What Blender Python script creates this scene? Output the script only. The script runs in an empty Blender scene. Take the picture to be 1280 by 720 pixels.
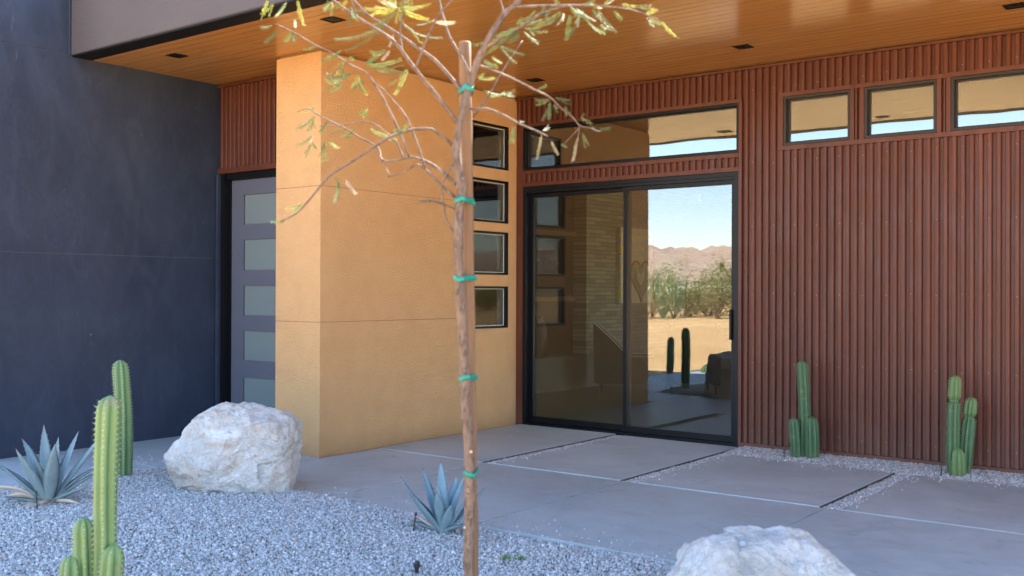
import bpy, bmesh, math, random
import numpy as np
from mathutils import Vector, Matrix, noise
R = math.radians
random.seed(11); RNG = np.random.default_rng(5)
scene = bpy.context.scene
col = scene.collection

# ------------------------------------------------------------------ helpers
def tag(o, label=None, cat=None, group=None, kind=None):
    if label: o['label'] = label
    if cat: o['category'] = cat
    if group: o['group'] = group
    if kind: o['kind'] = kind
    return o

def empty(name, loc, label, cat, group=None, rz=0.0):
    o = bpy.data.objects.new(name, None)
    o.empty_display_size = .1
    o.location = loc; o.rotation_euler = (0, 0, rz)
    col.objects.link(o)
    return tag(o, label, cat, group)

def link(name, me, mats, parent=None, shift=None, smooth=False, label=None):
    """shift: mesh vertices are in world space; shift moves them so the parent's origin is kept."""
    o = bpy.data.objects.new(name, me)
    for m in (mats if isinstance(mats, (list, tuple)) else [mats]): me.materials.append(m)
    if smooth:
        me.polygons.foreach_set('use_smooth', [True] * len(me.polygons))
    col.objects.link(o)
    if parent is not None:
        o.parent = parent
        if shift is not None: o.location = -Vector(shift)
    if label: o['label'] = label
    return o

class MB:
    def __init__(s): s.v = []; s.f = []; s.m = []
    def add(s, vs, fs, mi=0):
        b = len(s.v); s.v += [tuple(v) for v in vs]
        s.f += [tuple(i + b for i in f) for f in fs]; s.m += [mi] * len(fs)
        return s
    def box(s, x0, x1, y0, y1, z0, z1, mi=0):
        vs = [(x, y, z) for z in (z0, z1) for y in (y0, y1) for x in (x0, x1)]
        return s.add(vs, [(0, 2, 3, 1), (4, 5, 7, 6), (0, 1, 5, 4), (2, 6, 7, 3), (0, 4, 6, 2), (1, 3, 7, 5)], mi)
    def tube(s, pts, rads, n=8, mi=0, jit=0.0, seed=0.0, cap=True):
        pts = [Vector(p) for p in pts]; k = len(pts); rings = []
        t0 = (pts[1] - pts[0]).normalized()
        ref = Vector((0, 0, 1)) if abs(t0.z) < .9 else Vector((1, 0, 0))
        u = t0.cross(ref).normalized()
        vs = []
        for i, p in enumerate(pts):
            t = (pts[min(i + 1, k - 1)] - pts[max(i - 1, 0)]).normalized()
            u = (u - t * u.dot(t)).normalized(); w = t.cross(u)
            for j in range(n):
                a = 2 * math.pi * j / n
                r = rads[i]
                d = u * math.cos(a) + w * math.sin(a)
                if jit: r *= 1 + jit * noise.noise(p * 14 + d * 1.3 + Vector((seed, 0, 0)))
                vs.append(p + d * r)
        fs = []
        for i in range(k - 1):
            for j in range(n):
                a = i * n + j; b = i * n + (j + 1) % n
                fs.append((a, b, b + n, a + n))
        if cap:
            fs.append(tuple(range(n - 1, -1, -1))); fs.append(tuple((k - 1) * n + j for j in range(n)))
        return s.add(vs, fs, mi)
    def prism(s, poly, axis, a0, a1, mi=0):
        """poly: 2-D outline; axis 'x','y','z' is the extrusion direction."""
        def P(p, a):
            return {'x': (a, p[0], p[1]), 'y': (p[0], a, p[1]), 'z': (p[0], p[1], a)}[axis]
        n = len(poly)
        vs = [P(p, a0) for p in poly] + [P(p, a1) for p in poly]
        fs = [tuple(range(n)), tuple(range(2 * n - 1, n - 1, -1))]
        fs += [(i, i + n, (i + 1) % n + n, (i + 1) % n) for i in range(n)]
        return s.add(vs, fs, mi)
    def mesh(s, name, bevel=0.0, seg=2):
        me = bpy.data.meshes.new(name); me.from_pydata(s.v, [], s.f)
        me.polygons.foreach_set('material_index', s.m)
        bm = bmesh.new(); bm.from_mesh(me)
        bmesh.ops.recalc_face_normals(bm, faces=bm.faces)
        if bevel:
            bmesh.ops.bevel(bm, geom=list(bm.edges), offset=bevel, segments=seg, affect='EDGES', clamp_overlap=True)
        bm.to_mesh(me); bm.free(); me.update()
        return me

def catmull(pts, sub):
    P = [Vector(p) for p in pts]; out = []
    for i in range(len(P) - 1):
        a = P[max(i - 1, 0)]; b = P[i]; c = P[i + 1]; d = P[min(i + 2, len(P) - 1)]
        for k in range(sub):
            t = k / sub
            out.append(.5 * ((2 * b) + (c - a) * t + (2 * a - 5 * b + 4 * c - d) * t * t + (3 * b - a - 3 * c + d) * t ** 3))
    out.append(P[-1]); return out

# ------------------------------------------------------------------ node helpers
class NT:
    def __init__(s, name):
        s.mat = bpy.data.materials.new(name); s.mat.use_nodes = True
        s.t = s.mat.node_tree; s.t.nodes.clear()
        s.out = s.n('ShaderNodeOutputMaterial')
        s.tc = s.n('ShaderNodeTexCoord').outputs['Object']
    def n(s, typ, **kw):
        nd = s.t.nodes.new(typ)
        for k, v in kw.items(): setattr(nd, k, v)
        return nd
    def set(s, nd, **kw):
        for k, v in kw.items():
            inp = nd.inputs[k.replace('_', ' ')] if isinstance(k, str) else nd.inputs[k]
            if hasattr(v, 'is_output') or isinstance(v, bpy.types.NodeSocket): s.t.links.new(v, inp)
            else: inp.default_value = v
        return nd
    def mapping(s, scale=(1, 1, 1), rot=(0, 0, 0), vec=None):
        m = s.n('ShaderNodeMapping'); s.t.links.new(vec or s.tc, m.inputs['Vector'])
        m.inputs['Scale'].default_value = scale; m.inputs['Rotation'].default_value = rot
        return m.outputs[0]
    def noise(s, scale, detail=4, rough=.55, vec=None, dist=0.0):
        t = s.n('ShaderNodeTexNoise'); s.t.links.new(vec or s.tc, t.inputs['Vector'])
        t.inputs['Scale'].default_value = scale; t.inputs['Detail'].default_value = detail
        t.inputs['Roughness'].default_value = rough; t.inputs['Distortion'].default_value = dist
        return t.outputs['Fac']
    def voronoi(s, scale, vec=None, feature='F1', out='Distance', rand=1.0):
        t = s.n('ShaderNodeTexVoronoi', feature=feature); s.t.links.new(vec or s.tc, t.inputs['Vector'])
        t.inputs['Scale'].default_value = scale; t.inputs['Randomness'].default_value = rand
        return t.outputs[out]
    def ramp(s, fac, stops, interp='LINEAR'):
        r = s.n('ShaderNodeValToRGB'); s.t.links.new(fac, r.inputs[0]); r.color_ramp.interpolation = interp
        els = r.color_ramp.elements
        while len(els) < len(stops): els.new(.5)
        for e, (p, c) in zip(els, stops):
            e.position = p; e.color = (c, c, c, 1) if isinstance(c, (int, float)) else (*c, 1)
        return r.outputs[0]
    def mix(s, fac, a, b, blend='MIX'):
        m = s.n('ShaderNodeMix', data_type='RGBA', blend_type=blend)
        for i, v in ((0, fac), (6, a), (7, b)):
            if isinstance(v, bpy.types.NodeSocket): s.t.links.new(v, m.inputs[i])
            elif i == 0: m.inputs[0].default_value = v
            else: m.inputs[i].default_value = (*v, 1) if not isinstance(v, (int, float)) else (v, v, v, 1)
        return m.outputs[2]
    def math(s, op, a, b=0.0, clamp=False):
        m = s.n('ShaderNodeMath', operation=op, use_clamp=clamp)
        for i, v in ((0, a), (1, b)):
            if isinstance(v, bpy.types.NodeSocket): s.t.links.new(v, m.inputs[i])
            else: m.inputs[i].default_value = v
        return m.outputs[0]
    def attr(s, name, out='Fac'):
        a = s.n('ShaderNodeAttribute', attribute_name=name); return a.outputs[out]
    def sep(s, vec=None):
        x = s.n('ShaderNodeSeparateXYZ'); s.t.links.new(vec or s.tc, x.inputs[0]); return x.outputs
    def bump(s, h, strength=.3, dist=.01, normal=None):
        b = s.n('ShaderNodeBump'); s.t.links.new(h, b.inputs['Height'])
        b.inputs['Strength'].default_value = strength; b.inputs['Distance'].default_value = dist
        if normal is not None: s.t.links.new(normal, b.inputs['Normal'])
        return b.outputs[0]
    def principled(s, base, rough=.6, normal=None, metal=0.0, spec=.5, **kw):
        p = s.n('ShaderNodeBsdfPrincipled')
        for k, v in (('Base Color', base), ('Roughness', rough), ('Metallic', metal), ('Specular IOR Level', spec)):
            if isinstance(v, bpy.types.NodeSocket): s.t.links.new(v, p.inputs[k])
            else: p.inputs[k].default_value = (*v, 1) if isinstance(v, tuple) else v
        if normal is not None: s.t.links.new(normal, p.inputs['Normal'])
        for k, v in kw.items(): p.inputs[k].default_value = v
        return p
    def done(s, sh):
        s.t.links.new(sh.outputs[0] if hasattr(sh, 'outputs') else sh, s.out.inputs['Surface']); return s.mat

# ------------------------------------------------------------------ materials
def mat_ochre():
    m = NT('ochre_stucco')
    big = m.noise(.9, 4, .6); mid = m.noise(5, 5, .6)
    c = m.mix(big, (.61, .345, .155), (.73, .44, .208))
    c = m.mix(m.ramp(mid, [(.35, 0), (.75, .35)]), c, (.55, .295, .12))
    g = m.noise(120, 3, .6); g2 = m.noise(60, 3, .5)
    h = m.math('ADD', g, m.math('MULTIPLY', g2, 1.2))
    # splash dirt low on the wall
    z = m.sep()[2]
    d = m.ramp(m.math('ADD', z, m.math('MULTIPLY', m.noise(6, 4), .12)), [(.05, .5), (.26, 0)])
    c = m.mix(d, c, (.42, .23, .11))
    return m.done(m.principled(c, .9, m.bump(h, 1.0, .011), spec=.25))

def mat_charcoal():
    m = NT('charcoal_stucco')
    v = m.mapping((1, 1, .7))
    a = m.noise(1.1, 6, .62, v, .6); b = m.noise(6, 6, .65, m.mapping((1, 1, .45)), 1.0)
    c = m.mix(m.ramp(a, [(.3, 0), (.7, 1)]), (.020, .027, .046), (.034, .044, .070))
    c = m.mix(m.ramp(b, [(.45, 0), (.85, .5)]), c, (.06, .073, .105))
    # pale trowel scratches and lime bloom
    s = m.noise(3.0, 8, .75, m.mapping((1, 3, 1), (.5, .2, .4)), 2.0)
    c = m.mix(m.ramp(s, [(.62, 0), (.78, .28)]), c, (.20, .225, .275))
    sp = m.voronoi(2.2)
    c = m.mix(m.ramp(sp, [(0.0, .7), (.028, 0)]), c, (.30, .32, .34))
    h = m.math('ADD', m.noise(9, 5, .6, None, 1.0), m.math('MULTIPLY', m.noise(60, 3), .25))
    ro = m.ramp(b, [(.3, .42), (.7, .62)])
    return m.done(m.principled(c, ro, m.bump(h, .3, .01), spec=.28))

def mat_fascia():
    m = NT('grey_stucco')
    c = m.mix(m.noise(2, 4), (.072, .063, .068), (.098, .087, .092))
    h = m.math('ADD', m.noise(90, 3, .6), m.noise(40, 2))
    return m.done(m.principled(c, .9, m.bump(h, .7, .006), spec=.25))

def mat_rust(name='rusty_steel', axis=0):
    m = NT(name)
    st = m.noise(1.0, 5, .65, m.mapping((16, 16, .55)))         # vertical run streaks
    bl = m.noise(7, 6, .65, m.mapping((1, 1, .6))); fine = m.noise(70, 4, .7)
    c = m.mix(m.ramp(st, [(.3, 0), (.7, 1)]), (.076, .021, .012), (.145, .044, .024))
    c = m.mix(m.ramp(bl, [(.52, 0), (.82, .5)]), c, (.20, .07, .03))
    c = m.mix(m.ramp(fine, [(.5, 0), (.8, .45)]), c, (.05, .017, .012))
    sp = m.voronoi(6.5)
    c = m.mix(m.ramp(sp, [(0.0, .8), (.026, 0)]), c, (.36, .24, .17))
    px = m.n('ShaderNodeTexWhiteNoise', noise_dimensions='1D'); m.t.links.new(m.math('FLOOR', m.math('DIVIDE', m.sep()[0], .8004)), px.inputs['W'])
    c = m.mix(m.math('MULTIPLY', px.outputs['Value'], .42), c, (.05, .016, .011))
    zl = m.math('ADD', m.sep()[2], m.math('MULTIPLY', m.noise(3, 5), .5)); c = m.mix(m.ramp(zl, [(.25, .45), (.62, 0)]), c, (.15, .075, .05))
    ro = m.ramp(bl, [(.3, .33), (.7, .55)])
    return m.done(m.principled(c, ro, m.bump(fine, .18, .004), spec=.3))

def mat_soffit():
    m = NT('varnished_wood_boards')
    xyz = m.sep(); w = .105
    yy = m.math('DIVIDE', xyz[1], w); idx = m.math('FLOOR', yy); fr = m.math('FRACT', yy)
    # boards cut to length, each with its own tone
    off = m.n('ShaderNodeTexWhiteNoise', noise_dimensions='1D'); m.t.links.new(idx, off.inputs['W'])
    xx = m.math('ADD', m.math('DIVIDE', xyz[0], 2.9), m.math('MULTIPLY', off.outputs['Value'], 7.0))
    ix = m.math('FLOOR', xx); fx = m.math('FRACT', xx)
    cv = m.n('ShaderNodeCombineXYZ'); m.t.links.new(idx, cv.inputs[0]); m.t.links.new(ix, cv.inputs[1])
    wn = m.n('ShaderNodeTexWhiteNoise', noise_dimensions='2D'); m.t.links.new(cv.outputs[0], wn.inputs['Vector'])
    rnd = wn.outputs['Value']
    cg = m.n('ShaderNodeCombineXYZ')
    m.t.links.new(m.math('ADD', xyz[0], m.math('MULTIPLY', rnd, 30.0)), cg.inputs[0]); m.t.links.new(xyz[1], cg.inputs[1]); m.t.links.new(rnd, cg.inputs[2])
    gr = m.noise(1.0, 6, .65, m.mapping((1.2, 55, 1), (0, 0, 0), cg.outputs[0]), .35)
    c = m.mix(m.ramp(gr, [(.3, 0), (.72, 1)]), (.32, .14, .034), (.57, .28, .08))
    c = m.mix(m.math('MULTIPLY', rnd, .55), c, (.44, .185, .04))
    ed = m.math('MINIMUM', fr, m.math('SUBTRACT', 1.0, fr))
    seam = m.ramp(ed, [(.0, 1), (.035, 0)])
    seamx = m.ramp(m.math('MINIMUM', fx, m.math('SUBTRACT', 1.0, fx)), [(.0, .8), (.0012, 0)])
    sm = m.math('MAXIMUM', seam, m.math('MULTIPLY', seamx, .12))
    c = m.mix(m.math('MULTIPLY', sm, .55), c, (.06, .022, .006))
    nrm = m.bump(m.math('SUBTRACT', m.math('MULTIPLY', gr, .12), sm), .25, .003)
    return m.done(m.principled(c, .19, nrm, spec=.6))

def mat_concrete():
    m = NT('smooth_concrete')
    rnd = m.attr('tone')
    a = m.noise(.9, 6, .62, None, .5); b = m.noise(4.5, 6, .65, m.mapping((1, 2.2, 1)), .8); f = m.noise(160, 2, .5)
    c = m.mix(m.ramp(a, [(.3, 0), (.7, 1)]), (.275, .303, .303), (.41, .442, .44))
    c = m.mix(m.ramp(b, [(.42, 0), (.75, .5)]), c, (.49, .525, .52))
    st = m.noise(1.7, 5, .7, m.mapping((1, 1, 1), (0, 0, .7)), 1.4)
    c = m.mix(m.ramp(st, [(.56, 0), (.74, .55)]), c, (.27, .275, .25))
    c = m.mix(m.ramp(f, [(.55, 0), (.8, .2)]), c, (.16, .14, .13))
    so = m.noise(2.6, 7, .75, None, 1.6); c = m.mix(m.ramp(so, [(.30, .55), (.42, 0)]), c, (.20, .20, .20))
    dp = m.voronoi(3.3, None, 'F1', 'Distance'); c = m.mix(m.ramp(dp, [(0, .6), (.03, .45), (.05, 0)]), c, (.17, .155, .14))
    c = m.mix(m.math('MULTIPLY', rnd, .3), c, (.235, .26, .26))
    return m.done(m.principled(c, m.ramp(b, [(.3, .45), (.7, .65)]), m.bump(m.math('ADD', b, m.math('MULTIPLY', f, .3)), .1, .01), spec=.4))

def mat_gravel():
    m = NT('crushed_stone')
    r = m.attr('tone')
    c = m.ramp(r, [(0, (.235, .228, .222)), (.2, (.36, .35, .34)), (.5, (.47, .457, .44)), (.78, (.58, .563, .54)), (.92, (.68, .66, .63)), (.97, (.40, .29, .21)), (1, (.48, .37, .29))])
    f = m.noise(220, 3, .6)
    c = m.mix(m.ramp(f, [(.45, 0), (.8, .4)]), c, (.16, .16, .17))
    return m.done(m.principled(c, .85, spec=.3))

def mat_gravel_bed():
    m = NT('gravel_bed')
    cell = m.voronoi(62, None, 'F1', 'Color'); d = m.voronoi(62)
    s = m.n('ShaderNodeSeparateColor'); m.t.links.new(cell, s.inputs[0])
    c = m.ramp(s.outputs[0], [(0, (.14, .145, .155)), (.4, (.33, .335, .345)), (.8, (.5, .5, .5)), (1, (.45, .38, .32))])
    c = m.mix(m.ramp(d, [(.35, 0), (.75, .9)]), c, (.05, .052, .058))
    return m.done(m.principled(c, .9, m.bump(m.math('SUBTRACT', 1.0, d), .9, .012), spec=.2))

def mat_sand():
    m = NT('desert_sand')
    a = m.noise(.12, 6, .6); b = m.noise(2.2, 6, .65); f = m.noise(26, 4, .7)
    c = m.mix(m.ramp(a, [(.35, 0), (.65, 1)]), (.46, .30, .14), (.57, .385, .19))
    c = m.mix(m.ramp(b, [(.5, 0), (.7, .5)]), c, (.33, .215, .11))
    c = m.mix(m.ramp(f, [(.6, 0), (.75, .5)]), c, (.24, .17, .10))
    return m.done(m.principled(c, .95, m.bump(m.math('ADD', b, f), .6, .03), spec=.15))

def mat_rock(name, seed, warm, vein=.1):
    m = NT(name)
    v = m.n('ShaderNodeMapping'); m.t.links.new(m.tc, v.inputs[0]); v.inputs['Location'].default_value = (seed, seed * .7, 0); v = v.outputs[0]
    a = m.noise(3.2, 7, .65, v, .7); b = m.noise(11, 7, .7, v, .6); f = m.noise(55, 5, .75, v)
    c = m.mix(m.ramp(a, [(.34, 0), (.62, 1)]), (.54, .50, .45), (.80, .77, .73))
    c = m.mix(m.ramp(b, [(.52, 0), (.74, .6)]), c, (.42, .395, .37))
    t = m.noise(2.3, 6, .7, m.mapping((1, 1, 1.5), (0, 0, 0), v), 1.0)
    c = m.mix(m.ramp(t, [(.46, 0), (.64, warm)]), c, (.52, .39, .27))
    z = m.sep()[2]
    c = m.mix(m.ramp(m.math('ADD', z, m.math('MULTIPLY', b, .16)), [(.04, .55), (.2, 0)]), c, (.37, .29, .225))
    ve = m.noise(1.9, 7, .7, m.mapping((1, 1, .5), (.4, .9, .3), v), 2.0)
    c = m.mix(m.ramp(ve, [(.48, 0), (.5, vein), (.52, 0)]), c, (.2, .2, .21))
    c = m.mix(m.ramp(f, [(.56, 0), (.72, .6)]), c, (.19, .18, .18))
    c = m.mix(m.ramp(f, [(.27, .6), (.40, 0)]), c, (.78, .77, .75))
    h = m.math('ADD', m.math('MULTIPLY', b, 1.0), m.math('MULTIPLY', f, .55))
    return m.done(m.principled(c, .85, m.bump(h, 1.0, .035), spec=.3))

def mat_plain(name, c, rough=.5, metal=0.0, spec=.5, var=.12, scale=8, bump=0.0):
    m = NT(name)
    n = m.noise(scale, 5, .6)
    base = m.mix(n, tuple(x * (1 - var) for x in c), tuple(min(1, x * (1 + var)) for x in c))
    return m.done(m.principled(base, rough, m.bump(m.noise(scale * 12, 3), bump, .003) if bump else None, metal, spec))

def mat_glass(name, refl, tint, wave=.02, wscale=1.1):
    m = NT(name)
    h = m.noise(wscale, 2, .4)
    nb = m.bump(h, 1.0, wave)
    gl = m.n('ShaderNodeBsdfGlossy'); gl.inputs['Roughness'].default_value = 0.0; gl.inputs['Color'].default_value = (1, .965, .96, 1)
    m.t.links.new(nb, gl.inputs['Normal'])
    tr = m.n('ShaderNodeBsdfTransparent'); tr.inputs['Color'].default_value = (*tint, 1)
    fr = m.n('ShaderNodeFresnel'); fr.inputs['IOR'].default_value = 1.5
    fac = m.math('ADD', fr.outputs[0], refl, True)
    mx = m.n('ShaderNodeMixShader'); m.t.links.new(fac, mx.inputs[0]); m.t.links.new(tr.outputs[0], mx.inputs[1]); m.t.links.new(gl.outputs[0], mx.inputs[2])
    return m.done(mx)

def mat_cactus(name, dark, mid, rib):
    m = NT(name)
    r = m.attr('rib'); hgt = m.attr('young')
    n = m.noise(14, 5, .6, m.mapping((1, 1, .5)))
    c = m.mix(m.ramp(n, [(.3, 0), (.7, 1)]), dark, mid)
    c = m.mix(m.ramp(r, [(.55, 0), (1, .55)]), c, rib)
    c = m.mix(m.math('MULTIPLY', hgt, .6), c, (.16, .235, .06))
    cork = m.noise(9, 5, .7)
    c = m.mix(m.ramp(cork, [(.57, 0), (.66, .65)]), c, (.21, .18, .10))
    zz = m.sep()[2]; c = m.mix(m.ramp(m.math('ADD', zz, m.math('MULTIPLY', cork, .2)), [(.06, .6), (.2, 0)]), c, (.17, .15, .09))
    return m.done(m.principled(c, .5, m.bump(n, .2, .004), spec=.4))

def mat_agave(name, base, edge):
    m = NT(name)
    t = m.attr('along'); e = m.attr('side')
    n = m.noise(9, 5, .6); n2 = m.noise(1.0, 5, .6, m.mapping((30, 30, 4)))
    c = m.mix(m.ramp(n, [(.3, 0), (.7, 1)]), tuple(x * .78 for x in base), base)
    c = m.mix(m.ramp(n2, [(.5, 0), (.75, .4)]), c, tuple(min(1, x * 1.35) for x in base))
    c = m.mix(m.ramp(t, [(0.0, .45), (.25, 0)]), c, (.36, .40, .33))
    c = m.mix(m.ramp(t, [(.93, 0), (1, .9)]), c, edge)
    return m.done(m.principled(c, .6, m.bump(n2, .15, .003), spec=.3))

def mat_bark():
    m = NT('mesquite_bark')
    z = m.sep()[2]
    a = m.noise(22, 6, .75, m.mapping((1, 1, .35)), .8); f = m.noise(60, 5, .7, m.mapping((1, 1, .35)))
    c = m.mix(m.ramp(a, [(.3, 0), (.7, 1)]), (.14, .085, .055), (.30, .20, .14))
    up = m.mix(m.ramp(a, [(.3, 0), (.7, 1)]), (.105, .07, .05), (.23, .16, .12))
    c = m.mix(m.ramp(z, [(1.0 / 3, 0), (2.2 / 3, 1)]) if False else m.ramp(m.math('DIVIDE', z, 3.0), [(.2, 0), (.6, 1)]), c, up)
    c = m.mix(m.ramp(f, [(.47, 0), (.62, .85)]), c, (.075, .05, .036))
    le = m.noise(34, 4, .6, m.mapping((1, 1, 2.4))); c = m.mix(m.ramp(le, [(.62, 0), (.72, .6)]), c, (.36, .27, .20))
    return m.done(m.principled(c, .8, m.bump(m.math('ADD', a, f), 1.0, .008), spec=.25))

def mat_stake():
    m = NT('peeled_pine')
    g = m.noise(1.0, 6, .65, m.mapping((38, 38, 1.6)), .4); k = m.voronoi(5.0, m.mapping((1, 1, .55)))
    c = m.mix(m.ramp(g, [(.3, 0), (.7, 1)]), (.13, .068, .032), (.225, .125, .062))
    c = m.mix(m.ramp(k, [(0, .9), (.07, .5), (.1, 0)]), c, (.13, .06, .03))
    return m.done(m.principled(c, .7, m.bump(g, .3, .003), spec=.3))

def mat_leaf(name, cols):
    m = NT(name)
    r = m.attr('tone')
    c = m.ramp(r, cols)
    d = m.principled(c, .55, spec=.3)
    t = m.n('ShaderNodeBsdfTranslucent'); m.t.links.new(c, t.inputs['Color'])
    mx = m.n('ShaderNodeMixShader'); mx.inputs[0].default_value = .45
    m.t.links.new(d.outputs[0], mx.inputs[1]); m.t.links.new(t.outputs[0], mx.inputs[2])
    return m.done(mx)

def mat_stone_courses():
    m = NT('stacked_stone')
    xyz = m.sep()
    cv = m.n('ShaderNodeCombineXYZ'); m.t.links.new(xyz[1], cv.inputs[0]); m.t.links.new(xyz[2], cv.inputs[1])
    b = m.n('ShaderNodeTexBrick'); m.t.links.new(cv.outputs[0], b.inputs['Vector'])
    for k, v in (('Scale', 1.0), ('Brick Width', .31), ('Row Height', .062), ('Mortar Size', .004), ('Bias', 0.0)): b.inputs[k].default_value = v
    b.inputs['Color1'].default_value = (.21, .22, .19, 1); b.inputs['Color2'].default_value = (.35, .365, .315, 1); b.inputs['Mortar'].default_value = (.10, .105, .09, 1)
    n = m.noise(18, 5, .7)
    c = m.mix(m.ramp(n, [(.4, 0), (.75, .5)]), b.outputs[0], (.30, .28, .21))
    return m.done(m.principled(c, .9, m.bump(m.math('ADD', b.outputs['Fac'], n), .6, .02)))

def mat_painting():
    m = NT('swirling_paint')
    w = m.n('ShaderNodeTexWave', wave_type='RINGS'); m.t.links.new(m.mapping((1, 1, .8)), w.inputs['Vector'])
    w.inputs['Scale'].default_value = 2.3; w.inputs['Distortion'].default_value = 9; w.inputs['Detail'].default_value = 2; w.inputs['Detail Scale'].default_value = 1.4
    c = m.ramp(w.outputs[1], [(0, (.85, .75, .25)), (.2, (.9, .85, .5)), (.36, (.75, .35, .42)), (.5, (.35, .75, .75)), (.68, (.85, .87, .70)), (.85, (.4, .6, .85)), (1, (.9, .6, .35))])
    return m.done(m.principled(c, .6))

M = dict(ochre=mat_ochre(), charcoal=mat_charcoal(), fascia=mat_fascia(), rust=mat_rust(), soffit=mat_soffit(), concrete=mat_concrete(),
         gravel=mat_gravel(), bed=mat_gravel_bed(), sand=mat_sand(),
         rock_a=mat_rock('pale_granite', 0.0, .75), rock_b=mat_rock('veined_granite', 4.3, .35, .4),
         black=mat_plain('black_aluminium', (.0045, .005, .0065), .4, spec=.22), blackmatte=mat_plain('black_metal', (.004, .004, .0045), .6, spec=.2),
         bronze=mat_plain('dark_bronze_aluminium', (.026, .021, .02), .45, spec=.3), joint=mat_plain('dark_joint', (.22, .125, .05), .9),
         jointgrey=mat_plain('grey_joint', (.06, .066, .08), .8),
         doorgrey=mat_plain('grey_door_paint', (.10, .105, .135), .5, scale=3, var=.08),
         frost=mat_plain('frosted_glass', (.17, .205, .205), .22, scale=2, var=.06), spacer=mat_plain('pale_spacer', (.62, .62, .56), .4),
         glass=mat_glass('door_glass_weak_reflection', .004, (.80, .83, .77), .0016, 1.1), glass_r=mat_glass('door_glass_strong_reflection', .068, (.60, .63, .60), .0016, 1.1), glass_dark=mat_glass('coated_dark_glass', .05, (.5, .52, .5), .0016, 1.1), glass_hi=mat_glass('coated_high_glass', .115, (.6, .62, .56), .005, .9),  # one door glass split: left pane mirrors less, right more, to balance the reflections
         cactus=mat_cactus('cactus_skin', (.062, .135, .046), (.10, .19, .068), (.20, .285, .115)),
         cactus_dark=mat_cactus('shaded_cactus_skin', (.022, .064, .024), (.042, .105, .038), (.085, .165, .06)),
         spine=mat_plain('spine', (.55, .50, .36), .7), agave=mat_agave('blue_agave', (.20, .275, .285), (.30, .17, .12)),
         agave_b=mat_agave('deep_blue_agave', (.185, .275, .305), (.10, .07, .06)), dry=mat_agave('dry_agave', (.56, .46, .38), (.25, .15, .1)),
         bark=mat_bark(), cut=mat_plain('cut_wood', (.55, .38, .24), .8), stake=mat_stake(), tie=mat_plain('green_tape', (.004, .19, .135), .42, var=.3, scale=30),
         leaf=mat_leaf('mesquite_leaf', [(0, (.09, .125, .04)), (.25, (.155, .19, .06)), (.45, (.23, .245, .085)), (.6, (.30, .30, .055)), (.8, (.38, .355, .06)), (.88, (.44, .36, .21)), (1, (.50, .42, .29))]),
         bush=mat_leaf('desert_leaf', [(0, (.09, .12, .04)), (.5, (.20, .23, .075)), (.8, (.33, .34, .11)), (1, (.42, .38, .15))]),
         brush=mat_leaf('dry_brush', [(0, (.20, .14, .07)), (.5, (.36, .27, .15)), (1, (.50, .40, .24))]),
         grass=mat_leaf('green_weed', [(0, (.08, .19, .03)), (1, (.20, .38, .06))]),
         plastic=mat_plain('black_plastic', (.012, .012, .012), .45),
         plaster=mat_plain('warm_plaster', (.21, .215, .195), .9, var=.05), floorint=mat_plain('polished_floor', (.22, .19, .135), .3, scale=3), white=mat_plain('white_paint', (.75, .75, .72), .6),
         dkwall=mat_plain('dark_niche', (.02, .017, .014), .8), stonew=mat_stone_courses(), leather=mat_plain('brown_leather', (.022, .016, .013), .5, bump=.2), piping=mat_plain('pale_piping', (.7, .7, .68), .5),
         paint=mat_painting(), teal=mat_plain('teal_print', (.22, .5, .48), .4, scale=4, var=.3), gold=mat_plain('yellow_paint', (.62, .52, .12), .6), pink=mat_plain('rose_paint', (.5, .18, .26), .6),
         chrome=mat_plain('brushed_metal', (.6, .6, .6), .3, 1.0), clay=mat_plain('dark_pottery', (.07, .05, .04), .5), screw=mat_plain('weathered_zinc', (.22, .15, .12), .5, .4), edging=mat_plain('stained_edging', (.065, .048, .04), .8, var=.4, scale=12), beam=mat_plain('dark_timber', (.10, .06, .04), .7))

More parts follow.
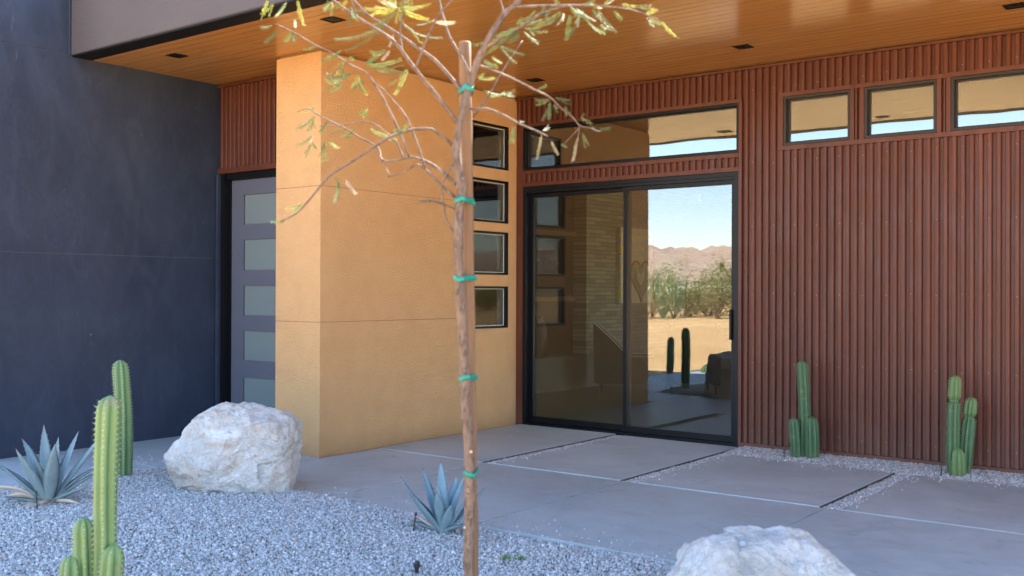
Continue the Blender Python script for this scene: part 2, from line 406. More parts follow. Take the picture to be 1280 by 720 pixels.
# ---- staked tree, traced joint by joint (local metres: x, y, z, radius)
BASE= (-2.52, 3.052, 0.0)
STAKE= [(-0.018, 0.056, -0.02), (-0.047, 0.023, 2.39)]
TIES= [2.195, 1.769, 1.469, 1.087, 0.716]
BRANCHES=[[(-0.002,-0.002,0,0.0198),(0.001,-0.003,0.322,0.0195),(0.008,-0.003,0.507,0.0193),(0.009,-0.005,0.693,0.0191),(0.008,-0.01,0.816,0.0189),(0.002,-0.018,0.971,0.0187),(-0.001,-0.024,1.094,0.0184),(-0.007,-0.032,1.248,0.0182),(-0.011,-0.039,1.371,0.018),(-0.014,-0.045,1.493,0.0178),(-0.015,-0.049,1.616,0.0176),(-0.011,-0.05,1.723,0.0174),(-0.004,-0.048,1.815,0.0171),(-0.01,-0.056,1.891,0.0165),(-0.014,-0.062,1.967,0.0158),(-0.005,-0.059,2.05,0.0152),(0.016,-0.047,2.15,0.0145),(0.035,-0.036,2.22,0.0139),(0.053,-0.025,2.287,0.0132),(0.082,-0.007,2.363,0.0125),(0.115,0.014,2.426,0.0119),(0.145,0.034,2.48,0.0112),(0.183,0.06,2.522,0.0106),(0.209,0.076,2.589,0.0099),(0.237,0.093,2.679,0.0093)],
[(0.02,-0.019,2.246,0.0066),(-0.029,-0.027,2.334,0.0061),(-0.077,-0.033,2.408,0.0056),(-0.11,-0.028,2.48,0.0052),(-0.139,-0.02,2.549,0.0047),(-0.167,-0.012,2.635,0.0042)],
[(-0.036,-0.036,2.074,0.0094),(-0.055,-0.071,2.12,0.0089),(-0.081,-0.112,2.175,0.0084),(-0.126,-0.167,2.257,0.008),(-0.151,-0.207,2.314,0.0075),(-0.166,-0.24,2.356,0.007),(-0.2,-0.287,2.394,0.0066),(-0.262,-0.355,2.446,0.0061),(-0.309,-0.412,2.495,0.0056),(-0.349,-0.463,2.543,0.0052)],
[(-0.039,-0.001,2.197,0.008),(-0.098,-0.012,2.265,0.0075),(-0.164,-0.028,2.334,0.007),(-0.233,-0.046,2.384,0.0066),(-0.297,-0.061,2.432,0.0061),(-0.357,-0.073,2.474,0.0056),(-0.453,-0.112,2.542,0.0052),(-0.53,-0.136,2.63,0.0047)],
[(-0.238,-0.128,2.35,0.0047),(-0.257,-0.121,2.423,0.0044),(-0.261,-0.104,2.503,0.0041),(-0.268,-0.088,2.603,0.0038)],
[(-0.121,-0.177,2.27,0.0047),(-0.069,-0.163,2.387,0.0043),(-0.025,-0.154,2.461,0.0039),(0.027,-0.141,2.506,0.0035),(0.07,-0.133,2.545,0.003)],
[(0.081,-0.011,2.347,0.007),(0.162,0.018,2.389,0.0064),(0.233,0.039,2.425,0.0057),(0.301,0.057,2.457,0.0051),(0.354,0.065,2.468,0.0044),(0.411,0.075,2.473,0.0038)],
[(0.169,0.043,2.5,0.0056),(0.226,0.068,2.499,0.0052),(0.331,0.129,2.498,0.0047),(0.411,0.172,2.495,0.0042),(0.471,0.2,2.488,0.0038),(0.538,0.233,2.478,0.0033),(0.605,0.266,2.457,0.0028),(0.662,0.291,2.427,0.0023)],
[(0.003,0.018,2.096,0.0047),(0.022,0.089,2.189,0.0042),(0.029,0.151,2.277,0.0038),(0.037,0.213,2.357,0.0033),(0.046,0.276,2.436,0.0028)],
[(0.058,-0.016,2.282,0.0052),(0.095,0.035,2.264,0.0048),(0.146,0.096,2.235,0.0045),(0.204,0.163,2.195,0.0042),(0.234,0.207,2.174,0.0039),(0.256,0.246,2.137,0.0036),(0.281,0.288,2.106,0.0033),(0.296,0.322,2.074,0.003),(0.316,0.36,2.068,0.0027),(0.34,0.4,2.058,0.0023)],
[(0.285,0.333,2.067,0.0026),(0.254,0.322,2.034,0.0021),(0.221,0.31,2,0.0016)],
[(0.285,0.333,2.073,0.0026),(0.277,0.34,2.04,0.0021),(0.261,0.34,1.994,0.0016)],
[(0.018,-0.02,2.12,0.0056),(0.092,-0.014,2.113,0.005),(0.165,-0.009,2.085,0.0043),(0.242,-0.001,2.043,0.0037),(0.317,0.006,2.01,0.003),(0.371,-0.003,1.984,0.0023)],
[(-0.036,-0.035,1.957,0.0066),(-0.049,-0.073,1.997,0.0063),(-0.067,-0.113,2.024,0.006),(-0.077,-0.148,2.036,0.0056),(-0.115,-0.204,2.029,0.0053),(-0.16,-0.265,2.001,0.005),(-0.193,-0.316,1.962,0.0047),(-0.249,-0.385,1.899,0.0044),(-0.28,-0.436,1.861,0.0041),(-0.294,-0.474,1.826,0.0038),(-0.306,-0.51,1.78,0.0035),(-0.313,-0.542,1.743,0.0032),(-0.331,-0.582,1.698,0.0029),(-0.36,-0.631,1.667,0.0026)],
[(-0.039,-0.037,1.833,0.0075),(-0.093,-0.044,1.876,0.0071),(-0.149,-0.052,1.914,0.0066),(-0.205,-0.06,1.939,0.0062),(-0.256,-0.065,1.949,0.0057),(-0.326,-0.084,1.939,0.0053),(-0.383,-0.093,1.949,0.0048),(-0.415,-0.083,2.001,0.0044),(-0.492,-0.107,2.044,0.0039),(-0.551,-0.118,2.08,0.0035),(-0.636,-0.149,2.124,0.003),(-0.696,-0.16,2.155,0.0026)],
[(-0.239,-0.088,1.948,0.0056),(-0.252,-0.115,2.022,0.0053),(-0.273,-0.148,2.104,0.005),(-0.292,-0.179,2.173,0.0046),(-0.31,-0.209,2.224,0.0043),(-0.323,-0.235,2.261,0.004),(-0.368,-0.286,2.295,0.0037),(-0.412,-0.336,2.335,0.0033),(-0.456,-0.386,2.363,0.003),(-0.503,-0.437,2.402,0.0027),(-0.553,-0.492,2.435,0.0023)],
[(-0.27,-0.087,1.948,0.0038),(-0.304,-0.092,2.013,0.0035),(-0.349,-0.106,2.054,0.0032),(-0.391,-0.117,2.085,0.0029),(-0.442,-0.134,2.1,0.0027),(-0.531,-0.181,2.087,0.0024),(-0.608,-0.218,2.086,0.0021)],
[(-0.043,-0.04,1.784,0.0066),(-0.108,-0.051,1.836,0.0058),(-0.175,-0.065,1.899,0.005),(-0.223,-0.064,1.918,0.0042),(-0.281,-0.07,1.893,0.0034),(-0.353,-0.087,1.877,0.0026)],
[(-0.168,-0.073,1.898,0.0052),(-0.182,-0.09,1.972,0.0048),(-0.204,-0.113,2.055,0.0044),(-0.218,-0.13,2.101,0.004),(-0.239,-0.152,2.14,0.0036),(-0.283,-0.192,2.205,0.0032),(-0.304,-0.215,2.225,0.0028)],
[(-0.327,-0.105,1.88,0.003),(-0.356,-0.102,1.921,0.0025),(-0.38,-0.096,1.945,0.0019)],
[(-0.039,-0.037,1.926,0.0042),(-0.076,-0.06,1.858,0.0041),(-0.088,-0.064,1.812,0.004),(-0.083,-0.055,1.742,0.0039),(-0.076,-0.044,1.689,0.0038),(-0.056,-0.024,1.646,0.0038)],
[(-0.03,-0.055,1.736,0.0035),(-0.027,-0.166,1.756,0.0043),(-0.014,-0.269,1.748,0.0052)],
[(-0.269,-0.34,2.447,0.0038),(-0.266,-0.368,2.491,0.0029),(-0.254,-0.392,2.544,0.0021)],
[(0.127,0.048,2.483,0.0035),(0.104,0.062,2.527,0.0028),(0.076,0.072,2.593,0.0021)],
[(-0.621,-0.228,2.138,0.0028),(-0.654,-0.241,2.159,0.0022),(-0.696,-0.26,2.147,0.0016)]]
LEAVES=[(-0.573,-0.514,2.525,-0.593,-0.517,2.473,1),
(-0.559,-0.5,2.511,-0.583,-0.502,2.468,1),
(-0.524,-0.467,2.518,-0.519,-0.521,2.454,1),
(-0.403,-0.516,2.496,-0.429,-0.481,2.442,1),
(-0.562,-0.504,2.428,-0.576,-0.542,2.41,0),
(-0.556,-0.482,2.413,-0.58,-0.516,2.373,0),
(-0.52,-0.442,2.413,-0.53,-0.461,2.371,0),
(-0.514,-0.443,2.409,-0.483,-0.466,2.363,0),
(-0.507,-0.437,2.424,-0.533,-0.415,2.464,0),
(-0.447,-0.378,2.36,-0.492,-0.382,2.356,0),
(-0.385,-0.311,2.345,-0.399,-0.38,2.304,0),
(-0.389,-0.295,2.321,-0.446,-0.333,2.244,0),
(-0.389,-0.307,2.285,-0.345,-0.327,2.224,0),
(-0.366,-0.275,2.26,-0.427,-0.334,2.227,0),
(-0.353,-0.253,2.259,-0.397,-0.244,2.213,0),
(-0.353,-0.253,2.231,-0.358,-0.209,2.192,0),
(-0.383,-0.3,2.224,-0.449,-0.309,2.193,0),
(-0.367,-0.286,2.326,-0.385,-0.244,2.321,0),
(-0.377,-0.079,2.488,-0.468,-0.207,2.377,0),
(-0.341,-0.07,2.453,-0.339,-0.095,2.396,2),
(-0.201,-0.255,2.331,-0.226,-0.293,2.312,0),
(-0.187,-0.252,2.329,-0.193,-0.285,2.288,2),
(-0.328,-0.239,2.292,-0.206,-0.161,2.29,0),
(-0.294,-0.217,2.273,-0.227,-0.152,2.264,0),
(-0.147,-0.194,2.262,-0.239,-0.215,2.205,0),
(-0.33,-0.236,2.299,-0.326,-0.184,2.339,0),
(-0.355,-0.438,2.47,-0.363,-0.391,2.503,0),
(-0.324,-0.419,2.499,-0.32,-0.462,2.45,1),
(-0.282,-0.11,2.537,-0.365,-0.124,2.515,1),
(-0.282,-0.11,2.531,-0.236,-0.076,2.553,1),
(-0.28,-0.112,2.536,-0.197,-0.091,2.502,1),
(-0.279,-0.109,2.53,-0.261,-0.095,2.474,1),
(-0.276,-0.121,2.54,-0.289,-0.179,2.554,1),
(-0.287,-0.114,2.549,-0.321,-0.088,2.609,1),
(-0.268,-0.12,2.545,-0.257,-0.063,2.594,1),
(-0.28,-0.121,2.534,-0.32,-0.192,2.531,1),
(-0.266,-0.113,2.521,-0.283,-0.086,2.491,1),
(-0.287,-0.114,2.521,-0.322,-0.207,2.441,1),
(-0.273,-0.11,2.538,-0.171,-0.092,2.529,1),
(-0.28,-0.112,2.539,-0.297,-0.152,2.524,1),
(-0.407,-0.067,2.567,-0.477,-0.07,2.545,1),
(-0.257,-0.1,2.528,-0.258,-0.038,2.51,1),
(-0.265,-0.373,2.481,-0.265,-0.421,2.459,0),
(-0.263,-0.354,2.464,-0.2,-0.367,2.472,0),
(-0.273,-0.382,2.505,-0.297,-0.404,2.48,1),
(-0.27,-0.368,2.471,-0.224,-0.38,2.42,0),
(-0.291,-0.409,2.492,-0.361,-0.405,2.484,1),
(0.181,0.028,2.4,0.034,-0.022,2.363,0),
(0.214,0.034,2.403,0.159,-0.032,2.374,0),
(0.231,0.036,2.41,0.299,0.091,2.396,0),
(0.229,0.039,2.396,0.268,0.078,2.361,0),
(0.206,0.02,2.425,0.247,0.065,2.464,0),
(0.174,0.037,2.419,0.164,0.02,2.383,0),
(0.243,0.045,2.431,0.278,0.1,2.486,0),
(0.146,-0.001,2.349,0.227,0.042,2.312,0),
(-0.053,-0.163,2.439,0.019,-0.118,2.431,2),
(-0.047,-0.17,2.437,-0.056,-0.239,2.408,0),
(-0.268,-0.041,2.454,-0.195,0.026,2.434,0),
(-0.25,-0.107,2.469,-0.237,-0.07,2.443,0),
(0.07,-0.003,2.304,0.141,-0.008,2.266,0),
(0.116,0.054,2.293,0.09,0.027,2.316,0),
(0.038,-0.001,2.241,0.098,0.022,2.24,0),
(0.07,-0.002,2.274,0.084,0.034,2.296,0),
(0.07,0.114,2.19,0.051,0.056,2.193,0),
(0.059,0.122,2.193,0.066,0.181,2.208,0),
(0.246,0.042,2.412,0.264,0.057,2.382,0),
(0.206,0.02,2.407,0.177,-0.026,2.39,0),
(0.04,0.268,2.464,0.024,0.235,2.434,0),
(0.215,0.022,2.412,0.218,0.039,2.452,0),
(0.338,0.13,2.473,0.29,0.083,2.423,0),
(0.34,0.143,2.47,0.348,0.084,2.411,0),
(0.412,0.078,2.441,0.388,0.088,2.376,0),
(0.432,0.087,2.398,0.417,0.046,2.345,0),
(0.393,0.166,2.457,0.406,0.136,2.41,0),
(0.426,0.176,2.43,0.477,0.214,2.388,0),
(0.457,0.194,2.477,0.511,0.181,2.403,0),
(0.468,0.194,2.421,0.492,0.195,2.394,0),
(0.511,0.221,2.471,0.541,0.228,2.441,0),
(0.62,0.286,2.441,0.657,0.264,2.398,1),
(0.673,0.295,2.42,0.702,0.34,2.371,1),
(0.613,0.281,2.456,0.652,0.295,2.465,1),
(0.541,0.228,2.492,0.598,0.231,2.474,1),
(0.586,0.252,2.481,0.632,0.247,2.475,0),
(0.4,0.172,2.496,0.424,0.224,2.52,0),
(0.285,0.038,2.467,0.271,0.007,2.436,0),
(0.427,0.192,2.503,0.451,0.22,2.49,1),
(0.426,0.095,2.466,0.473,0.104,2.416,0),
(0.415,0.166,2.478,0.389,0.13,2.444,0),
(0.341,0.062,2.476,0.339,0.025,2.435,0),
(0.413,0.073,2.472,0.448,0.093,2.444,0),
(0.436,0.189,2.485,0.468,0.205,2.436,0),
(0.326,0.136,2.504,0.326,0.083,2.522,0),
(0.484,0.197,2.491,0.491,0.27,2.531,0),
(0.227,0.212,2.169,0.16,0.213,2.17,0),
(0.232,0.204,2.164,0.163,0.21,2.154,0),
(0.229,0.214,2.157,0.225,0.166,2.082,0),
(0.246,0.222,2.175,0.274,0.28,2.171,0),
(0.242,0.217,2.15,0.255,0.226,2.118,0),
(0.271,0.252,2.142,0.282,0.247,2.106,0),
(0.309,0.302,2.105,0.352,0.287,2.111,0),
(0.297,0.325,2.106,0.338,0.327,2.09,0),
(0.318,0.369,2.072,0.374,0.346,2.048,2),
(0.335,0.406,2.069,0.362,0.441,2.068,0),
(0.285,0.356,2.051,0.288,0.398,2.005,0),
(0.262,0.351,2.017,0.249,0.341,1.938,2),
(0.386,-0.004,1.965,0.387,0.04,1.923,2),
(0.219,0.3,2.006,0.245,0.303,1.991,0),
(0.327,0.018,1.999,0.314,0.007,1.91,2),
(0.335,0.017,2.013,0.327,0.069,2.032,0),
(0.224,-0.012,2.037,0.221,-0.036,1.972,0),
(0.055,0.108,2.188,0.004,0.121,2.202,0),
(0.057,0.115,2.192,0.069,0.161,2.201,0),
(0.206,0.16,2.201,0.249,0.158,2.211,0),
(0.239,-0.002,2.055,0.237,0.035,2.057,0),
(0.28,0.334,2.03,0.248,0.354,1.99,2),
(-0.642,-0.222,2.164,-0.696,-0.234,2.151,0),
(-0.704,-0.158,2.146,-0.724,-0.243,2.08,0),
(-0.709,-0.166,2.129,-0.74,-0.147,2.097,0),
(-0.632,-0.157,2.116,-0.648,-0.186,2.071,0),
(-0.547,-0.121,2.086,-0.613,-0.161,2.071,0),
(-0.523,-0.099,2.087,-0.562,-0.129,2.047,0),
(-0.635,-0.232,2.048,-0.644,-0.308,2.001,0),
(-0.627,-0.244,2.023,-0.592,-0.253,1.993,0),
(-0.63,-0.245,2.013,-0.624,-0.284,1.97,0),
(-0.589,-0.192,2.032,-0.582,-0.154,2.003,0),
(-0.586,-0.212,2.023,-0.584,-0.2,1.95,0),
(-0.535,-0.11,2.054,-0.56,-0.148,2.048,0),
(-0.434,-0.133,2.139,-0.452,-0.124,2.119,0),
(-0.413,-0.131,2.069,-0.338,-0.094,2.038,0),
(-0.156,-0.269,2.015,-0.101,-0.241,2.044,0),
(-0.274,-0.441,1.842,-0.279,-0.428,1.808,0),
(-0.274,-0.426,1.823,-0.266,-0.44,1.754,0),
(-0.245,-0.42,1.828,-0.198,-0.414,1.776,2),
(-0.329,-0.557,1.734,-0.386,-0.584,1.72,0),
(-0.351,-0.617,1.67,-0.373,-0.656,1.666,0),
(-0.467,-0.146,2.13,-0.445,-0.122,2.154,0),
(-0.369,-0.271,2.199,-0.331,-0.257,2.234,0),
(-0.397,-0.308,2.209,-0.429,-0.307,2.253,0)]
SUN, SKY, EXPO = 5.0, .105, 3.17
# ------------------------------------------------------------------ principal dimensions (metres)
YW, XW, XD, YC, YD, ZS = 8.79, -6.60, -8.60, 5.99, 6.46, 3.49      # rust wall, ochre wall, charcoal wall, column front, entrance wall, soffit
XE = 2.2                                                            # east end of the porch
HB = Vector((XW, YW, 0))
house = empty('house', HB, 'modern flat roofed house with rusty ribbed cladding, ochre and charcoal stucco', 'house')
def part(name, mb, mat, parent=None, bevel=0.0, smooth=False, label=None):
    p = parent or house
    o = link(name, mb.mesh(name, bevel) if isinstance(mb, MB) else mb, mat, p, HB if p is house else None, smooth, label)
    return o
def sub(name, mb, mat, parent, bevel=0.0, smooth=False):
    return link(name, mb.mesh(name, bevel) if isinstance(mb, MB) else mb, mat, parent, None, smooth)

# charcoal stucco wing: four panels with narrow recessed joints
w = MB()
def panel(y0, y1, z0, z1): w.box(XD - 3.6, XD, y0, y1, z0, z1)
panel(4.1, 6.40, -.1, 1.735); w.prism([(4.1, 1.741), (6.40, 1.741), (6.40, 2.5845), (YD - .001, 2.5845), (YD - .001, 3.497), (4.1, 3.497)], 'x', XD - 3.6, XD); panel(4.1, 4.846, 3.503, 4.55); panel(4.852, 18.2, 3.503, 4.55)
w.box(XD - 3.6, XD - .3, 6.41, 18.2, -.1, 3.49)
dark = part('stucco_wall', w, M['charcoal'], bevel=.003, label='charcoal blue trowelled stucco wall')
j = MB().box(XD - 3.5, XD - .006, 4.15, 6.38, 1.70, 1.78).box(XD - 3.5, XD - .006, 4.15, 18.1, 3.46, 3.54).box(XD - 3.5, XD - .006, 4.80, 4.90, 3.55, 4.5)
sub('reveal_joint', j, M['jointgrey'], dark)
sub('corner_bead', MB().box(XD - .001, XD + .004, 4.842, 4.8475, 3.503, 4.55), M['jointgrey'], dark)

# ochre stucco: column and window wall
o_ = MB()
C0 = -7.18
zj = (1.149, 2.322)
def opanels(x0, x1, y0, y1, zs):
    for a, b in zs: o_.box(x0, x1, y0, y1, a, b)
bands = [(-.1, zj[0] - .004), (zj[0] + .004, zj[1] - .004), (zj[1] + .004, 3.474)]
bands = [(-.1, zj[0] - .002), (zj[0] + .002, zj[1] - .002), (zj[1] + .002, 3.474)]
win_y = (8.02, 8.635)
win_z = [(1.035, 1.472), (1.592, 2.042), (2.136, 2.582), (2.70, 3.16)]
for a, b in bands: o_.prism([(C0, YC), (XW, YC), (XW, win_y[0]), (XW - .2, win_y[0]), (XW - .2, 6.62), (C0, 6.62)], 'z', a, b)
# between and beside the windows
o_.box(XW - .2, XW, win_y[1], YW + .01, -.1, 3.474)
lv = [-.1] + [v for p in win_z for v in p] + [3.474]
for a, b in zip(lv[0::2], lv[1::2]): o_.box(XW - .2, XW, win_y[0] + .0005, win_y[1] - .0005, a, b)
ochre = part('stucco_column', o_, M['ochre'], bevel=.002, label='ochre yellow stucco column and window wall')
j = MB()
for z in zj: j.box(C0 + .006, XW - .006, YC + .006, 6.6, z - .012, z + .012); j.box(XW - .19, XW - .006, 6.6, win_y[0] - .03, z - .012, z + .012)
j.box(C0 + .03, XW - .012, YC + .012, 6.6, 3.45, ZS + .02); j.box(XW - .18, XW - .012, 6.6, YW, 3.45, ZS + .02)
sub('reveal_joint', j, M['joint'], ochre)

# rust wall -----------------------------------------------------------
PITCH, DEP = .0667, .027
def corrugate(mb, x0, x1, z0, z1, yf, DEP=DEP):
    """trapezoid ribs, proud 40 mm of 67, sheet standing in front of plane yf"""
    prof = [(0, 0), (.0245, 0), (.0285, DEP * .82), (.0325, DEP), (.0445, DEP + .0008), (.0565, DEP), (.0605, DEP * .82), (.0667, 0)]
    xs = []
    k = math.floor(x0 / PITCH) - 1
    while k * PITCH < x1:
        for a, h in prof[:-1]:
            xs.append((k * PITCH + a, h))
        k += 1
    xs = [(x0, 0.0)] + [q for q in xs if x0 + .002 < q[0] < x1 - .002] + [(x1, 0.0)]
    n = len(xs)
    zz = [z0, z1]
    vs = [(x, yf - h, z) for z in zz for x, h in xs]
    mb.add(vs, [(i, i + 1, n + i + 1, n + i) for i in range(n - 1)])
SX0, SX1, SZ1 = -6.50, -4.03, 2.53                     # sliding door opening
KZ0, KZ1 = 2.705, 3.163                                # high window over it
hw = [(-3.60, -3.0), (-2.88, -2.29), (-2.18, -1.59), (-1.47, -.88), (-.77, -.18)]
HZ0, HZ1 = 2.732, 3.168
regions = [(-6.598, -3.9955, 3.20, 3.455), (SX0, -4.03, 2.575, 2.662), (-3.995, -3.645, .045, 3.455), (-3.645, XE, 3.21, 3.455), (-3.645, XE, .045, 2.688)]
edges = [(a[1], b[0]) for a, b in zip(hw, hw[1:])] + [(hw[-1][1], XE)]
for a, b in edges: regions.append((a + .038, b - .038 if b < XE else b, HZ0 - .005, HZ1 + .005))
c = MB()
for x0, x1, z0, z1 in regions: corrugate(c, x0, x1, z0, z1, YW - .002)
k0 = math.ceil(-3.96 / PITCH)
for k in range(k0, int(XE / PITCH), 3):
    for z in (.16, .78, 1.40, 2.02, 2.60, 3.27):          # screw heads on the ribs
        x = k * PITCH + .0445 + random.uniform(-.003, .003); z += random.uniform(-.012, .012)
        c.tube([(x, YW - DEP - .0028, z), (x, YW - DEP - .0075, z), (x, YW - DEP - .0085, z)], [.0062, .0058, .004], 6, 1)
clad = part('corrugated_wall', c, [M['rust'], M['screw']], label='rusty red ribbed steel cladding beside the sliding door')
t = MB()
def bar(x0, x1, z0, z1, d=.034): t.box(x0, x1, YW - d, YW - .001, z0, z1)
bar(-6.598, SX0, -.05, 3.197, .012)                                   # flat jamb
bar(-6.598, XE, 3.457, 3.478, .038)                                    # under the soffit
bar(SX0 + .001, -4.0, 3.165, 3.2); bar(SX0 + .001, -4.031, 2.664, 2.703); bar(SX0 + .001, -4.031, 2.533, 2.574)
bar(-4.029, -3.997, -.05, 3.164)
bar(-3.643, XE, 3.17, 3.208); bar(-3.643, XE, 2.69, 2.73)
bar(-3.643, -3.602, 2.731, 3.169)
for a, b in edges:
    bar(a + .001, a + .036, 2.731, 3.169)
    if b < XE: bar(b - .036, b - .001, 2.731, 3.169)
bar(-3.995, XE, -.05, .043, .038)
sub('flashing', t, M['rust'], clad, .0015)
w = MB()                                                              # the framed wall behind
def back(x0, x1, z0, z1): w.box(x0, x1, YW + .001, YW + .16, z0, z1)
back(-6.6, SX0, -.1, ZS); back(SX0, -4.03, KZ1, ZS); back(SX0, -4.03, SZ1, KZ0); back(-4.03, -3.6, -.1, ZS); back(-3.6, XE, -.1, HZ0); back(-3.6, XE, HZ1, ZS)
for a, b in edges: back(a, b, HZ0, HZ1)
part('inner_wall', w, M['dkwall'])

# entrance wall with its ribbed panel
c = MB(); corrugate(c, XD + .001, C0, 2.645, 3.455, YD - .002, .021)
t = MB().box(XD + .002, C0, YD - .038, YD - .001, 2.59, 2.643).box(XD + .002, C0, YD - .038, YD - .001, 3.457, 3.478)
pc = part('corrugated_wall', c, M['rust'], label='ribbed steel panel above the grey entrance door')
sub('flashing', t, M['rust'], pc, .0015)
part('inner_wall', MB().box(XD, C0, YD, YD + .12, 2.575, ZS), M['blackmatte'])

# soffit, drip strip, fascia, roof
so = part('soffit', MB().box(XD, XE, 5.06, YW + .2, ZS, ZS + .05), M['soffit'], label='glossy varnished timber porch ceiling')
part('soffit_vent', MB().box(XD, XE, 4.872, 5.058, ZS - .004, ZS + .05), M['blackmatte'], bevel=.003)
part('fascia', MB().box(XD, XE, 4.862, 5.0, ZS + .01, 4.12), M['fascia'], bevel=.006, label='grey textured stucco roof fascia')
part('roof', MB().box(XD + .003, XE, 5.002, 18.2, ZS + .055, 4.05), M['plaster'])
for x, y in [(-7.81, 5.40), (-5.81, 5.39), (-5.87, 8.11), (-3.66, 8.04), (-1.57, 8.05), (-3.81, 5.39)]:
    d = MB(); s_ = .068; i_ = .05
    for a in ((-s_, s_, -s_, -i_), (-s_, s_, i_, s_), (-s_, -i_, -i_, i_), (i_, s_, -i_, i_)):
        d.box(x + a[0], x + a[1], y + a[2], y + a[3], ZS - .006, ZS - .001)
    dl = sub('downlight', d, M['blackmatte'], so)
    d = MB(); d.box(x - i_ + .001, x + i_ - .001, y - i_ + .001, y + i_ - .001, ZS - .0022, ZS - .0008)
    d.tube([(x, y, ZS - .0023), (x, y, ZS - .0045)], [.022, .016], 14)
    sub('downlight_lens', d, M['black'], so)

# ---- windows and doors
def ring(mb, ax, plane0, plane1, a0, a1, z0, z1, t, tb=None):
    tb = tb or t
    bx = (lambda p, q, r, s: mb.box(p, q, plane0, plane1, r, s)) if ax == 'x' else (lambda p, q, r, s: mb.box(plane0, plane1, p, q, r, s))
    bx(a0, a1, z0, z0 + tb); bx(a0, a1, z1 - t, z1); bx(a0, a0 + t, z0 + tb, z1 - t); bx(a1 - t, a1, z0 + tb, z1 - t)
def xwindow(x0, x1, z0, z1, fr, glass, label=None):
    f = MB(); ring(f, 'x', YW - .03, YW + .09, x0 + .001, x1 - .001, z0 + .001, z1 - .001, .022)
    ring(f, 'x', YW + .012, YW + .06, x0 + .023, x1 - .023, z0 + .023, z1 - .023, .014)
    o = part('window', f, fr, bevel=.002, label=label)
    sub('pane', MB().box(x0 + .028, x1 - .028, YW + .03, YW + .042, z0 + .028, z1 - .028), glass, o)
    return o
xwindow(SX0, -4.03, KZ0, KZ1, M['black'], M['glass_hi'], 'long high window over the sliding door')
for a, b in hw: xwindow(a, b, HZ0, HZ1, M['bronze'], M['glass_hi'])
for a, b in win_z:
    y0, y1 = win_y
    f = MB(); ring(f, 'y', XW - .12, XW + .006, y0 + .001, y1 - .001, a + .001, b - .001, .022)
    o = part('window', f, M['black'], bevel=.002, label='small square window in the ochre wall')
    s_ = MB(); ring(s_, 'y', XW - .06, XW - .035, y0 + .0235, y1 - .0235, a + .0235, b - .0235, .007)
    sub('sash', s_, M['spacer'], o)
    sub('pane', MB().box(XW - .05, XW - .038, y0 + .026, y1 - .026, a + .026, b - .026), M['glass_dark'], o)

f = MB(); ring(f, 'x', YW - .028, YW + .12, SX0 + .001, -4.031, -.03, SZ1 - .001, .038, .055)
f.box(SX0 + .039, -4.069, YW - .02, YW + .11, SZ1 - .068, SZ1 - .04)
sd = part('sliding_door', f, M['black'], bevel=.002, label='black framed two panel sliding glass door')
for (x0, x1, ya, yb) in ((SX0 + .040, -5.232, YW + .055, YW + .095), (-5.275, -4.070, YW - .002, YW + .045)):
    p = MB(); ring(p, 'x', ya, yb, x0, x1, .028, SZ1 - .07, .04, .06)
    q = sub('door_panel', p, M['black'], sd, .002)
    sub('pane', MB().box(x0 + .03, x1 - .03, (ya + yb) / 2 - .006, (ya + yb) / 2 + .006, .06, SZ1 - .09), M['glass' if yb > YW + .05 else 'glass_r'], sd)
hd = MB().box(-4.118, -4.096, YW - .035, YW - .003, .98, 1.26)
sub('door_handle', hd, M['black'], sd, .004)

# entrance door
sub('return_panel', MB().box(XD + .002, -8.555, 6.402, YD + .09, -.03, 2.583), M['charcoal'], dark)
f = MB(); f.box(-8.554, -8.495, YD - .03, YD + .09, -.03, 2.585); f.box(-8.495, C0, YD - .002, YD + .09, 2.525, 2.574)
f.box(-8.495, -8.472, YD + .03, YD + .1, -.03, 2.524)
fd = part('entrance_door', f, M['black'], bevel=.003, label='tall grey entrance door with five frosted panes')
lit = [(.255, .56), (.725, 1.02), (1.172, 1.468), (1.62, 1.925), (2.075, 2.37)]
dx0, dx1, lx0, lx1 = -8.471, -7.19, -8.285, -7.36
l = MB(); ys = (YD + .045, YD + .10)
l.box(dx0, lx0, *ys, .0, 2.52); l.box(lx1, dx1, *ys, .0, 2.52)
zz = [.0] + [v for p in lit for v in p] + [2.52]
for a, b in zip(zz[0::2], zz[1::2]): l.box(lx0, lx1, ys[0], ys[1], a, b)
sub('door_leaf', l, M['doorgrey'], fd)
for a, b in lit:
    sub('frosted_pane', MB().box(lx0 + .001, lx1 - .001, ys[0] + .018, ys[0] + .03, a + .001, b - .001), M['frost'], fd)

# ---- the rooms behind the glass (seen through it)
XF = -8.3
part('interior_floor', MB().box(XF - .3, XE, YW + .162, 18.0, -.1, .0).box(XF - .29, XW - .201, YD + .125, YW + .16, -.1, .0), M['floorint'])
part('interior_ceiling', MB().box(XF - .3, XE, YW + .162, 18.0, 3.3, 3.36), M['plaster'])
iw = MB().box(XF, -4.2, 17.85, 18.0, .0, 3.3).box(-4.2, XE - .1, 17.85, 18.0, 2.4, 3.3).box(-.6, XE - .1, 17.85, 18.0, .0, 2.4)  # unseen openings added in the back and east walls to daylight the room
iw.box(XE - .1, XE, YW + .17, 11.5, .0, 3.3).box(XE - .1, XE, 15.5, 17.84, .0, 3.3).box(XE - .1, XE, 11.5, 15.5, .0, .25).box(XE - .1, XE, 11.5, 15.5, 2.7, 3.3)
iw.box(XF - .29, XF, YD + .13, 11.1, .001, 3.3)
part('interior_wall', iw, M['plaster'])
fp = part('fireplace_wall', MB().box(XF - .28, XF, 12.78, 17.84, .001, 3.299), M['stonew'], label='stacked stone feature wall indoors')
sub('niche', MB().box(XF - .28, XF - .24, 11.101, 12.779, .5, 3.299), M['dkwall'], fp)
sub('plinth', MB().box(XF - .28, XF + .03, 11.101, 15.6, .001, .49), M['plaster'], fp, .006)
